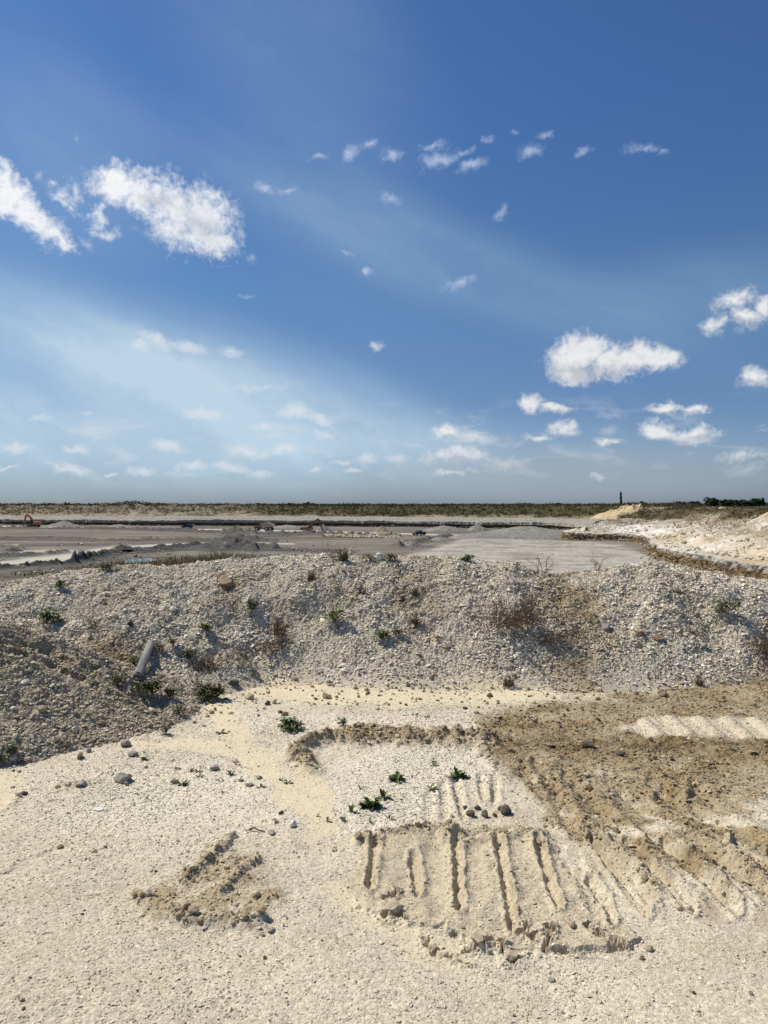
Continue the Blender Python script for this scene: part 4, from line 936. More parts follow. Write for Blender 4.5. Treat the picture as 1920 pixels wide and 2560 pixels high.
# ------------------------------------------------------------------ trees
def tree_meshes(seed, kind):
    r = np.random.default_rng(seed); V, F = [], []
    if kind == 'bush': lobes = [((r.uniform(-.5, .5), r.uniform(-.4, .4), r.uniform(.22, .42)), (r.uniform(.22, .4), r.uniform(.2, .35), r.uniform(.16, .32))) for _ in range(9)]; n = 520; lf = .07
    elif kind == 'pine': lobes = [((r.uniform(-.22, .22), r.uniform(-.2, .2), r.uniform(.62, .93)), (r.uniform(.12, .26), r.uniform(.12, .24), r.uniform(.05, .12))) for _ in range(9)]; n = 380; lf = .055
    else: lobes = [((r.uniform(-.34, .34), r.uniform(-.3, .3), r.uniform(.38, .84)), (r.uniform(.16, .3), r.uniform(.16, .28), r.uniform(.12, .22))) for _ in range(11)]; n = 620; lf = .065
    for k in range(n):
        c, s = lobes[r.integers(len(lobes))]; d = r.normal(0, 1, 3); d /= np.linalg.norm(d); d *= r.uniform(.55, 1.08)
        p = np.array(c)+d*np.array(s); a, b = r.normal(0, 1, 3), r.normal(0, 1, 3); a /= np.linalg.norm(a); b -= a*np.dot(a, b); b /= np.linalg.norm(b)
        q = lf*r.uniform(.6, 1.4); i = len(V); V += [p-a*q-b*q*.6, p+a*q-b*q*.7, p+a*q*.8+b*q*.7, p-a*q*.7+b*q*.6]; F.append((i, i+1, i+2, i+3))
    bm = bmesh.new()
    def limb(p0, p1, r0, r1):
        p0, p1 = Vector(p0), Vector(p1); m = (p1-p0).to_track_quat('Z', 'Y').to_matrix(); a = [], []
        for e, (p, rr) in enumerate(((p0, r0), (p1, r1))):
            for i in range(6): a[e].append(bm.verts.new(p+m@Vector((math.cos(i*1.047)*rr, math.sin(i*1.047)*rr, 0))))
        for i in range(6): bm.faces.new((a[0][i], a[0][(i+1) % 6], a[1][(i+1) % 6], a[1][i]))
    hb = .2 if kind == 'bush' else .5
    limb((0, 0, -.05), (.01, 0, hb), .035, .022)
    for c, s in lobes[:5]: limb((.01, 0, hb*.9), c, .02, .008)
    me = bpy.data.meshes.new('trunk'); bm.to_mesh(me); bm.free(); me.materials.append(M['bark'])
    mc = bpy.data.meshes.new('crown'); mc.from_pydata([tuple(v) for v in V], [], F); mc.materials.append(M['tree'])
    return me, mc
TREES = {k: [tree_meshes(s, k) for s in ss] for k, ss in dict(bush=(1, 2, 3), pine=(4, 5, 6), broad=(7, 8, 9)).items()}
def tree(label, p_top, base_px, wpx, dist, kind, i, name=None, group='trees on the horizon'):
    """p_top: photo position of the top; sized by its distance"""
    s = dist/FP; x = (p_top[0]-960)*s; zt = EYE-(p_top[1]-HZ)*s; zb = -1.0 if dist > 420 else 0.0
    e = bpy.data.objects.new(name or {'bush': 'bush', 'pine': 'pine_tree', 'broad': 'broad_tree'}[kind], None); COL.objects.link(e)
    e.location = (x, dist, zb); h = zt-zb; e.rotation_euler = (0, 0, i*1.3)
    e.empty_display_size = .5
    me, mc = TREES[kind][i % 3]; wd = wpx*s/(1.25 if kind == 'bush' else .95 if kind == 'broad' else .62)
    for nm, d in (('trunk', me), ('crown', mc)):
        o = link(nm, d, e)
    e.scale = (wd, wd, h/(.72 if kind == 'bush' else 1.0))
    return tag(e, label, 'bush' if kind == 'bush' else 'tree', group)
for a in [('low wide dark bush on the far bank, left of two rounder trees', c2(335, 101), 0, 24, 520, 'bush', 0), ('small round dark tree on the far bank in the middle of three', c2(425, 96), 0, 16, 520, 'broad', 1),
          ('tallest dark green tree of the three on the far bank', c2(540, 90), 0, 22, 520, 'broad', 2), ('small dark tree beside the tallest one on the far bank', c2(575, 95), 0, 12, 525, 'broad', 3),
          ('compact dark tree on the horizon above the dark pickup', c2(1382, 102), 0, 14, 600, 'broad', 4), ('flat topped tree on the horizon right of the compact tree', c2(1446, 104), 0, 13, 600, 'broad', 5),
          ('thin tall pine on the horizon left of the green bush', c3(104, 152), 0, 9, 650, 'pine', 6), ('rounded green bush on the right skyline, left of the bare snag', c3(275, 147), 0, 44, 420, 'bush', 7), ('small pine between the green bush and the bare snag', c3(512, 158), 0, 10, 650, 'pine', 8),
          ('dark bush at the foot of the bare snag', c3(735, 150), 0, 42, 420, 'bush', 9), ('green bush just right of the bare snag', c3(845, 137), 0, 40, 420, 'bush', 10),
          ('open crowned tree behind the yellow heap', c3(1012, 152), 0, 18, 560, 'pine', 11), ('airy dark tree left of the dense right clump', c3(1085, 138), 0, 22, 540, 'broad', 12), ('wide dark tree at the left of the dense right clump', c3(1180, 135), 0, 36, 520, 'broad', 13),
          ('highest dark tree of the dense right clump', c3(1290, 112), 0, 34, 500, 'broad', 14), ('dark round tree second from the highest in the right clump', c3(1395, 121), 0, 34, 500, 'broad', 15), ('dark tree in the right clump beside the grass bank', c3(1455, 126), 0, 26, 500, 'broad', 16),
          ('spreading dark tree behind the dry grass bank', c3(1530, 122), 0, 32, 510, 'broad', 17), ('rightmost dark tree behind the dry grass bank', c3(1605, 113), 0, 26, 510, 'broad', 18), ('low dark tree between the airy tree and the yellow heap', c3(960, 158), 0, 18, 560, 'broad', 19),
          ('small lone dark tree on the left skyline above the sandy bank', c1(435, 91), 0, 12, 520, 'broad', 20)]: tree(*a)
def treeline():
    V, F = [], []; n = 5200
    for k in range(n):
        y = rng.uniform(760, 1500); u = rng.uniform(-250, 2150)
        far_ = 500 < 0
        x = (u-960)/FP*y; base = -1.0
        g = float(perlin(np.array([u*.02]), np.array([1.5]), 5)[0])
        wood = math.exp(-((u-330)/75)**2)
        h = max(1.5, (4.4+2.2*g+rng.normal(0, .8))*y/1100+3.4*wood*y/1100+4.5*math.exp(-((u-1830)/130)**2)*y/1100)
        for j in range(6):
            p = np.array([x+rng.normal(0, 3.2), y+rng.normal(0, 2), base+h*rng.uniform(.05, 1)]); q = rng.uniform(.5, 1.3)*y/1100
            a = rng.normal(0, 1, 3)*[1, .5, .7]; a /= np.linalg.norm(a); b = np.cross(a, rng.normal(0, 1, 3)); b /= np.linalg.norm(b); i = len(V)
            V += [p-a*q, p+b*q*.7, p+a*q, p-b*q*.7]; F.append((i, i+1, i+2, i+3))
    o = np_mesh('treeline', np.array(V), np.array(F), M['tree2'], smooth=False); tag(o, 'far dark wood along the whole horizon', 'wood', kind='stuff')
treeline()
def snag():
    d = 470; s = d/FP; x = (c3(708, 0)[0]-960)*s; zt = EYE-(c3(0, 78)[1]-HZ)*s
    e = bpy.data.objects.new('tree_snag', None); COL.objects.link(e); e.location = (x, d, -1); tag(e, 'tall bare dark snag standing alone on the right skyline', 'dead tree')
    bm = bmesh.new(); prev = None; H = zt+1
    for k in range(13):
        t = k/12; r = (.52-.2*t)*(1+.22*math.sin(k*2.1)); c = Vector((-.25*t+.12*math.sin(k*1.7), 0, H*t*.97))
        ring = [bm.verts.new(c+Vector((math.cos(i*.785)*r*(1+.2*math.sin(i*3+k)), math.sin(i*.785)*r, .25*math.sin(i*2.3+k)*(k > 10)))) for i in range(8)]
        if prev:
            for i in range(8): bm.faces.new((prev[i], prev[(i+1) % 8], ring[(i+1) % 8], ring[i]))
        prev = ring
    bm.faces.new(prev); bm_obj('trunk', bm, M['bark'], e)
    for z0, dx, dz in ((.93, .9, .5), (.86, -.7, .3), (.72, .8, .1), (.98, -.3, .9)):
        bm = bmesh.new(); p = Vector((-.2, 0, H*z0)); q = p+Vector((dx, .1, dz)); vs = [bm.verts.new(p+o_) for o_ in (Vector((0, 0, .3)), Vector((0, .3, -.15)), Vector((0, -.3, -.15)))]; tip = bm.verts.new(q)
        for i in range(3): bm.faces.new((vs[i], vs[(i+1) % 3], tip))
        bm_obj('broken_limb', bm, M['bark'], e)
    r = np.random.default_rng(3); V, F = [], []
    for k in range(420):
        t = r.uniform(0, 1); a = r.uniform(0, 6.28); R_ = (.62-.22*t)*r.uniform(.8, 1.2); p = np.array([-.25*t+R_*math.cos(a), R_*math.sin(a), H*t]); u_ = r.normal(0, .2, (2, 3)); i = len(V); V += [p-u_[0], p+u_[1], p+u_[0], p-u_[1]]; F.append((i, i+1, i+2, i+3))
    np_mesh('vine', np.array(V), np.array(F), M['tree'], smooth=False, parent=e)
snag()
# ------------------------------------------------------------------ machines
def paint(name, col, rough=.5, metal=0.0, dirt=.35):
    m, nt, bs = new_mat(name); tc = nt.node('ShaderNodeTexCoord'); n = nt.noise(tc.outputs['Object'], 2.2, 5, .65)
    c = nt.mix(nt.math('MULTIPLY', nt.step(n, .42, .72), dirt), col, (.30, .26, .20)); nt.l.new(c, bs.inputs['Base Color'])
    bs.inputs['Roughness'].default_value = rough; bs.inputs['Metallic'].default_value = metal
    return m
M['orange'] = paint('orange_paint', (.52, .085, .02)); M['yellow'] = paint('yellow_paint', (.50, .235, .045), dirt=.5); M['black'] = paint('black_rubber', (.022, .022, .022), .8, dirt=.3); M['steel'] = paint('worn_steel', (.12, .10, .085), .5, .4); M['glass'] = paint('dark_glass', (.02, .025, .03), .08, dirt=0)
M['navy'] = paint('dark_paint', (.012, .015, .028), .3, dirt=.12); M['blue'] = paint('blue_paint', (.012, .022, .06), .3, dirt=.12); M['tan'] = paint('tan_body', (.43, .35, .24), .7, dirt=.5); M['hub'] = paint('pale_hub', (.45, .42, .37), .7); M['lamp'] = paint('lamp_glass', (.5, .48, .45), .2, dirt=0); M['redlamp'] = paint('red_lamp', (.25, .01, .01), .25, dirt=0); M['concrete'] = paint('concrete', (.22, .21, .19), .9)
M['rust'] = paint('rusty_paint', (.40, .15, .045), dirt=.5)
def box(bm, c, s, rot=0.0, bevel=.04, taper=None):
    r = bmesh.ops.create_cube(bm, size=1); vs = r['verts']
    for v in vs:
        if taper and v.co.z > 0: v.co.x *= taper[0]; v.co.y *= taper[1]; v.co.x += taper[2] if len(taper) > 2 else 0
        v.co = Vector((v.co.x*s[0], v.co.y*s[1], v.co.z*s[2]))
    if bevel:
        es = list({e for v in vs for e in v.link_edges}); q = bmesh.ops.bevel(bm, geom=es, offset=bevel, segments=1, affect='EDGES'); vs = list({v for f in q['faces'] for v in f.verts} | {v for v in vs if v.is_valid})
    if rot: bmesh.ops.rotate(bm, verts=vs, cent=(0, 0, 0), matrix=Matrix.Rotation(rot, 3, 'Y'))
    bmesh.ops.translate(bm, verts=vs, vec=c); return vs
def prism(bm, poly, w, y0=0.0):
    """poly in the x-z plane extruded along y"""
    a = [bm.verts.new((x, y0-w/2, z)) for x, z in poly]; b = [bm.verts.new((x, y0+w/2, z)) for x, z in poly]; n = len(poly)
    bm.faces.new(a); bm.faces.new(b[::-1])
    for i in range(n): bm.faces.new((a[(i+1) % n], a[i], b[i], b[(i+1) % n]))
def cyl(bm, c, r, w, seg=18, axis='Y', hole=0):
    q = bmesh.ops.create_cone(bm, cap_ends=True, segments=seg, radius1=r, radius2=r, depth=w)
    if axis == 'Y': bmesh.ops.rotate(bm, verts=q['verts'], cent=(0, 0, 0), matrix=Matrix.Rotation(math.pi/2, 3, 'X'))
    bmesh.ops.translate(bm, verts=q['verts'], vec=c)
def beam(bm, p, widths, w, y0=0.0):
    """a boom: centre line p in x-z with the given depths"""
    up, dn = [], []
    for i, q in enumerate(p):
        a = Vector(p[max(i-1, 0)]); b = Vector(p[min(i+1, len(p)-1)]); d = (b-a).normalized(); n = Vector((-d.y, d.x))
        up.append(tuple(Vector(q)+n*widths[i]/2)); dn.append(tuple(Vector(q)-n*widths[i]/2))
    prism(bm, up+dn[::-1], w, y0)
def part(name, mat, parent, fn):
    bm = bmesh.new(); fn(bm); bmesh.ops.recalc_face_normals(bm, faces=bm.faces); return bm_obj(name, bm, mat, parent)
def root(name, label, cat, x, y, z, rot=0.0, group=None):
    e = bpy.data.objects.new(name, None); COL.objects.link(e); e.location = (x, y, z); e.rotation_euler = (0, 0, rot); e.empty_display_size = .5
    return tag(e, label, cat, group)
def excavator(label, x, y, z, rot, scale, paintm, boomm, boom, stick, bucket_ang, slew=0.0):
    e = root('excavator', label, 'excavator', x, y, z, rot, 'excavators in the pit'); e.scale = (scale,)*3
    for s in (-1, 1):
        def tr(bm):
            n = 10; poly = [(-2.2+.5*math.cos(a), .5+.5*math.sin(a)) for a in np.linspace(math.pi/2, 3*math.pi/2, n)]+[(2.2+.5*math.cos(a), .5+.5*math.sin(a)) for a in np.linspace(-math.pi/2, math.pi/2, n)]
            prism(bm, poly, .6, s*1.3)
            for k in range(17): box(bm, (-2.2+k*.275, s*1.3, 1.02), (.12, .6, .07), bevel=0); box(bm, (-2.2+k*.275, s*1.3, -.01), (.12, .6, .05), bevel=0)
        t = part('track', M['black'], e, tr)
        def rl(bm):
            for k in range(7): cyl(bm, (-1.8+k*.6, s*1.62, .32), .2, .08, 12)
            cyl(bm, (2.2, s*1.62, .5), .4, .08); cyl(bm, (-2.2, s*1.62, .5), .4, .08)
        part('rollers', M['steel'], t, rl)
    part('undercarriage', M['steel'], e, lambda bm: (box(bm, (0, 0, .75), (2.4, 2.1, .5)), cyl(bm, (0, 0, 1.08), .9, .25, 24, 'Z')))
    part('engine_house', paintm, e, lambda bm: (box(bm, (-1.5, 0, 1.95), (2.6, 2.8, 1.3), bevel=.1), box(bm, (.45, -.75, 1.55), (1.7, 1.2, .55), bevel=.06), box(bm, (-.9, -.6, 2.68), (1.2, 1.1, .2), bevel=.05)))
    part('counterweight', paintm, e, lambda bm: prism(bm, [(-2.75, 1.25), (-2.75, 2.45), (-3.15, 2.3), (-3.3, 1.9), (-3.2, 1.35)], 2.8))
    part('exhaust', M['steel'], e, lambda bm: cyl(bm, (-1.6, .5, 2.85), .09, .6, 10, 'Z'))
    cab = part('cab', M['black'], e, lambda bm: prism(bm, [(-.2, 1.3), (1.35, 1.3), (1.42, 1.9), (1.15, 3.0), (-.2, 3.05)], 1.05, .85))
    part('window', M['glass'], cab, lambda bm: (prism(bm, [(0, 1.95), (1.22, 1.95), (1.02, 2.85), (0, 2.88)], 1.08, .85), prism(bm, [(1.40, 1.62), (1.45, 1.9), (1.18, 2.95), (1.13, 2.9)], .85, .85)))
    b = part('boom', boomm, e, lambda bm: beam(bm, boom, [.75, .95, .8, .55], .5, -.1))
    st = part('stick', boomm, e, lambda bm: beam(bm, stick, [.35, .7, .5, .32], .38, -.1))
    bx, bz = stick[-1]
    def bk(bm):
        R_ = Matrix.Rotation(bucket_ang, 2); pl = [(-.15, .1), (.35, .15), (.75, -.25), (.7, -.95), (.25, -1.25), (.35, -.8), (.15, -.35), (-.2, -.25)]
        prism(bm, [tuple(Vector((bx, bz))+R_@Vector(p)) for p in pl], 1.25, -.1)
        for k in range(5):
            q = Vector((bx, bz))+R_@Vector((.22, -1.32)); box(bm, (q.x, -.6+k*.25, q.y), (.1, .1, .2), bevel=0)
    part('bucket', M['steel'], e, bk)
    def rod(bm):
        m = Vector(boom[1])+Vector((.1, .45)); f = Vector(stick[0])+Vector((0, .2)); beam(bm, [tuple(m), tuple((m+f)/2), tuple(f)], [.2, .2, .12], .2, -.1)
        beam(bm, [(1.0, 1.5), tuple((Vector((1.0, 1.5))+Vector(boom[1]))/2), tuple(Vector(boom[1])-Vector((-.1, .3)))], [.22, .22, .14], .16, .28)
        g = Vector(stick[1]); h_ = Vector(stick[-1]); beam(bm, [tuple(g+Vector((.35, .2))), tuple((g+h_)/2+Vector((.45, .1))), tuple(h_+Vector((.35, .3)))], [.18, .18, .12], .16, -.1)
    part('hydraulic_ram', M['steel'], e, rod)
    return e
# yellow excavator, middle: faces right in the photograph
x, y = pit(c2(550, 297)); excavator('yellow excavator digging with its arm down, facing right, in the middle of the pit', x, y, floor_z(x, y), R(-4), 1.0, M['yellow'], M['rust'], [(.6, 1.7), (1.0, 3.6), (2.1, 4.7), (3.9, 5.6)], [(3.6, 5.75), (3.95, 5.3), (4.7, 3.1), (5.2, 1.5)], -.1)
# orange excavator, far left: faces left
x, y = pit(c1(216, 252)); excavator('orange red excavator with its boom raised, facing left, at the far left of the pit', x, y, floor_z(x, y), R(184), 1.12, M['orange'], M['orange'], [(.4, 1.7), (.7, 3.6), (1.5, 4.7), (3.1, 5.6)], [(2.9, 6.3), (3.35, 5.2), (3.7, 3.4), (3.95, 1.7)], .2)
def dump_truck():
    x, y = pit(c2(262, 277)); e = root('dump_truck', 'dusty yellow articulated dump truck standing on the pale track left of the yellow excavator', 'dump truck', x, y, floor_z(x, y), R(180-6))
    part('chassis', M['steel'], e, lambda bm: (box(bm, (0, 0, 1.15), (8.6, 1.0, .5)), box(bm, (2.6, 0, 1.2), (2.6, 1.6, .7))))
    part('hood', M['yellow'], e, lambda bm: prism(bm, [(2.9, 1.2), (4.6, 1.15), (4.75, 1.6), (4.5, 2.15), (2.9, 2.45)], 2.2))
    cab = part('cab', M['rust'], e, lambda bm: prism(bm, [(1.5, 1.5), (3.0, 1.5), (3.0, 2.4), (2.75, 3.55), (1.5, 3.6)], 2.0))
    part('window', M['glass'], cab, lambda bm: (prism(bm, [(1.7, 2.45), (2.75, 2.45), (2.6, 3.35), (1.7, 3.4)], 2.04), prism(bm, [(2.98, 2.45), (3.03, 2.42), (2.8, 3.45), (2.74, 3.45)], 1.7)))
    bed = part('dump_body', M['tan'], e, lambda bm: prism(bm, [(1.1, 1.7), (1.35, 3.3), (-3.4, 3.2), (-4.7, 2.5), (-3.6, 1.75), (-1.5, 1.45)], 2.8))
    part('load', M['hsand'], bed, lambda bm: prism(bm, [(1.2, 3.2), (.2, 3.7), (-1.5, 3.75), (-3.3, 3.18)], 2.3))
    for s in (-1, 1):
        for wx in (3.1, -1.2, -3.0):
            w = part('wheel', M['black'], e, lambda bm: cyl(bm, (wx, s*1.25, .85), .85, .62, 24))
            part('rim', M['hub'], w, lambda bm: cyl(bm, (wx, s*1.55, .85), .5, .1, 18))
    for s in (-1, 1): part('headlight', M['lamp'], e, lambda bm: box(bm, (4.66, s*.8, 1.6), (.12, .3, .2), bevel=.02))
    part('grille', M['black'], e, lambda bm: prism(bm, [(4.60, 1.2), (4.72, 1.2), (4.8, 1.5), (4.7, 1.75)], 1.1))
dump_truck()
def pickup(label, x, y, rot, col, closed=False, name='pickup_truck', cat='pickup truck'):
    e = root(name, label, cat, x, y, floor_z(x, y), rot, 'cars parked in the pit')
    body = [(-2.7, .55), (-2.7, 1.15), (-2.65, 1.2), (2.35, 1.2), (2.62, 1.0), (2.7, .55), (2.25, .45), (-2.4, .45)]
    part('body', col, e, lambda bm: prism(bm, body, 1.9))
    top = [(-.75, 1.19), (-.6, 1.85), (.75, 1.86), (1.45, 1.19)] if not closed else [(-2.6, 1.19), (-2.4, 1.85), (.75, 1.86), (1.45, 1.19)]
    c = part('cab', col, e, lambda bm: prism(bm, top, 1.66))
    part('window', M['glass'], c, lambda bm: prism(bm, [(top[0][0]+.12, 1.26), (top[1][0]+.1, 1.76), (.68, 1.77), (1.22, 1.26)], 1.69))
    part('windscreen', M['glass'], c, lambda bm: prism(bm, [(1.40, 1.26), (.80, 1.81), (.86, 1.83), (1.47, 1.26)], 1.45))
    if not closed: part('bed_rail', M['black'], e, lambda bm: (box(bm, (-1.7, .88, 1.24), (1.8, .1, .08), bevel=.01), box(bm, (-1.7, -.88, 1.24), (1.8, .1, .08), bevel=.01), box(bm, (-2.62, 0, 1.24), (.1, 1.8, .08), bevel=.01)))
    for s in (-1, 1):
        for wx in (1.7, -1.65):
            w = part('wheel', M['black'], e, lambda bm: cyl(bm, (wx, s*.86, .42), .42, .28, 20)); part('rim', M['hub'], w, lambda bm: cyl(bm, (wx, s*1.0, .42), .22, .04, 14))
        part('headlight', M['lamp'], e, lambda bm: box(bm, (2.64, s*.72, .92), (.1, .3, .16), bevel=.02)); part('tail_light', M['redlamp'], e, lambda bm: box(bm, (-2.71, s*.85, 1.0), (.06, .14, .3), bevel=.01))
    part('front_bumper', M['black'], e, lambda bm: box(bm, (2.68, 0, .58), (.16, 1.8, .22), bevel=.03)); part('rear_bumper', M['black'], e, lambda bm: box(bm, (-2.72, 0, .58), (.14, 1.8, .2), bevel=.03))
x, y = pit(c2(1265, 308)); pickup('dark pickup truck parked at the edge of the pale apron', x, y, R(180+38), M['navy'])
x, y = pit(c1(1212, 261)); pickup('dark blue car half hidden behind the low ridge left of the dump truck', x, y, R(178), M['blue'], True, 'car', 'car')
x, y = pit(c1(528, 424)); part_ = root('concrete_block', 'grey concrete block beside the pale haul track', 'block', x, y, floor_z(x, y), .3)
part('block', M['concrete'], part_, lambda bm: box(bm, (0, 0, .32), (1.4, 1.0, .75), bevel=.08)); part('lifting_eye', M['steel'], part_, lambda bm: cyl(bm, (0, 0, .73), .1, .06, 10))

# ------------------------------------------------------------------ weeds, brush, post and single stones near by
def leaf_mat(name, a, b):
    m, nt, bs = new_mat(name); tc = nt.node('ShaderNodeTexCoord'); n = nt.noise(tc.outputs['Object'], 25, 3, .6)
    c = nt.mix(nt.step(n, .35, .65), a, b); nt.l.new(c, bs.inputs['Base Color']); bs.inputs['Roughness'].default_value = .55; bs.inputs['Specular IOR Level'].default_value = .3
    return m
M['weed'] = leaf_mat('weed_leaf', (.058, .09, .02), (.115, .155, .034)); M['olive'] = leaf_mat('olive_leaf', (.085, .092, .026), (.15, .145, .045)); M['brownleaf'] = leaf_mat('dead_leaf', (.11, .075, .04), (.17, .12, .07)); M['pale'] = leaf_mat('pale_leaf', (.10, .14, .05), (.17, .19, .08))
M['twig'] = foliage_material('twig', (.12, .085, .065), (.21, .165, .13), 14)
def leaf(V, F, p, az, el, L, W, curl, r):
    """one bent pointed blade, folded along the midrib, 4 stations"""
    st = [(0, .22), (.35, .8), (.7, 1.0), (1.0, .05)]; q = np.array(p, float); b = len(V); prev = 0
    side = np.array([-math.sin(az), math.cos(az), 0])
    for t, w in st:
        e = el-curl*t; d = np.array([math.cos(az)*math.cos(e), math.sin(az)*math.cos(e), math.sin(e)])
        q = q+d*L*(t-prev); prev = t
        up = np.array([0, 0, 1])*W*w*.25
        V += [q-side*W*w*.5+up, q, q+side*W*w*.5+up]
    for k in range(3):
        i = b+3*k; F += [(i, i+1, i+4, i+3), (i+1, i+2, i+5, i+4)]
def mesh_obj(name, V, F, mat, parent=None, loc=None, smooth=False):
    me = bpy.data.meshes.new(name); me.from_pydata([tuple(v) for v in V], [], F); me.materials.append(mat)
    o = link(name, me, parent)
    if loc is not None: o.location = loc
    return o
def twig_tube(V, F, P, r0, r1, n=4):
    b = len(V); m = len(P)
    for k, p in enumerate(P):
        a = Vector(P[min(k+1, m-1)])-Vector(P[max(k-1, 0)]); q = a.to_track_quat('Z', 'Y').to_matrix(); r = r0+(r1-r0)*k/max(m-1, 1)
        for i in range(n): V.append(Vector(p)+q@Vector((math.cos(i*6.283/n)*r, math.sin(i*6.283/n)*r, 0)))
    for k in range(m-1):
        for i in range(n): F.append((b+k*n+i, b+k*n+(i+1) % n, b+(k+1)*n+(i+1) % n, b+(k+1)*n+i))
def rosette(label, u, v, px, seed, mat='weed', n=16, upright=.45, width=.22, group='green weeds on the ground'):
    x, y, z = on_surface(u, v); s = px*1.15/FD*y; r = random.Random(seed); V, F = [], []
    for k in range(n):
        leaf(V, F, (r.gauss(0, .05)*s, r.gauss(0, .05)*s, 0), k*2.4+r.uniform(-.4, .4), r.uniform(.15, 1.25)*upright*2, s*r.uniform(.38, .62), s*width*r.uniform(.7, 1.2), r.uniform(.3, 1.0), r)
    e = mesh_obj('weed', V, F, M[mat], loc=(x, y, z-.004)); return tag(e, label, 'weed', group)
def leafy_bush(label, u, v, wpx, hpx, seed, mat='weed', n=150, lf=.17, group='leafy bushes on the shell bank', name='leafy_bush'):
    x, y, z = on_surface(u, v); w, h = wpx*1.12/FD*y, hpx*1.25/FD*y; r = random.Random(seed); n = int(n*1.5); lf *= 1.25
    e = bpy.data.objects.new(name, None); COL.objects.link(e); e.location = (x, y-.02, z+.005); e.empty_display_size = .05
    V, F = [], []
    for k in range(9):
        a = r.uniform(0, 6.28); q = w*.42*r.uniform(.3, 1); P = [(0, 0, 0), (math.cos(a)*q*.5, math.sin(a)*q*.5, h*.4*r.uniform(.6, 1.2)), (math.cos(a)*q, math.sin(a)*q, h*r.uniform(.4, .8))]; twig_tube(V, F, P, .004, .002, 3)
    mesh_obj('stem', V, F, M['twig'], e)
    V, F = [], []; lobes = [(r.gauss(0, .24)*w, r.gauss(0, .2)*w, r.uniform(.2, .62)*h, r.uniform(.14, .27)) for _ in range(8)]
    for k in range(n):
        c = lobes[r.randrange(8)]; d = Vector((r.gauss(0, 1), r.gauss(0, 1), r.gauss(0, .8))).normalized()*r.uniform(.4, 1)
        p = (c[0]+d.x*c[3]*w, c[1]+d.y*c[3]*w, max(.01, c[2]+d.z*c[3]*h*1.1)); leaf(V, F, p, math.atan2(d.y, d.x)+r.gauss(0, .5), r.uniform(-.1, 1.0), lf*w*r.uniform(.6, 1.3), lf*w*.42*r.uniform(.7, 1.2), r.uniform(.2, .9), r)
    mesh_obj('foliage', V, F, M[mat], e); return tag(e, label, 'plant', group)
def dry_tuft(label, u, v, wpx, hpx, seed, mat='dryred', n=130, group='dry tufts on the shell bank'):
    x, y, z = on_surface(u, v); w, h = wpx/FD*y, hpx/FD*y
    V, F = tufts(np.zeros(1), np.zeros(1), np.zeros(1), np.array([h]), np.array([w*.3]), n, .5)
    c = V.reshape(-1, 3, 3); m = c[:, :2].mean(1, keepdims=True); c[:, :2] = m+(c[:, :2]-m)*.35
    o = np_mesh('dry_tuft', c.reshape(-1, 3), F, M[mat], smooth=False); o.location = (x, y, z); return tag(o, label, 'dry plant', group)
def brush(label, u, v, wpx, hpx, seed, stems=26, lean=(0, 0), group='dead brush on the shell bank', thick=.004, leaves=0, name='dead_shrub'):
    x, y, z = on_surface(u, v); w, h = wpx/FD*y, hpx/FD*y; r = random.Random(seed); V, F = [], []; tips = []
    def grow(p, d, L, rad, depth):
        P = [p]; q = Vector(p); d = Vector(d)
        for k in range(4):
            d = (d+Vector((r.gauss(0, .22), r.gauss(0, .22), r.gauss(0, .16)-.05))).normalized(); q = q+d*L/4; P.append(tuple(q))
            if depth > 0 and k >= 0 and r.random() < .75: grow(tuple(q), (d+Vector((r.gauss(0, .7), r.gauss(0, .7), r.gauss(0, .5)))).normalized(), L*r.uniform(.35, .6), rad*.55, depth-1)
        twig_tube(V, F, P, rad, rad*.5, 3); tips.append(P[-1])
    for k in range(stems):
        b = (r.gauss(0, .16)*w, r.gauss(0, .12)*w, 0); d = Vector((r.gauss(0, .55)+lean[0], r.gauss(0, .45)+lean[1], r.uniform(.5, 1.1))).normalized()
        grow(b, d, max(w*.55, h)*r.uniform(.5, 1.0), thick*r.uniform(.6, 1.2), 2)
    e = bpy.data.objects.new(name, None); COL.objects.link(e); e.location = (x, y, z-.01); e.empty_display_size = .05
    mesh_obj('twigs', V, F, M['twig'], e)
    if leaves:
        V, F = [], []
        for k in range(leaves): p = r.choice(tips); leaf(V, F, p, r.uniform(0, 6.28), r.uniform(-.6, .8), .03*r.uniform(.6, 1.3), .014, .4, r)
        mesh_obj('dry_leaves', V, F, M['brownleaf'], e)
    return tag(e, label, 'dead shrub', group)
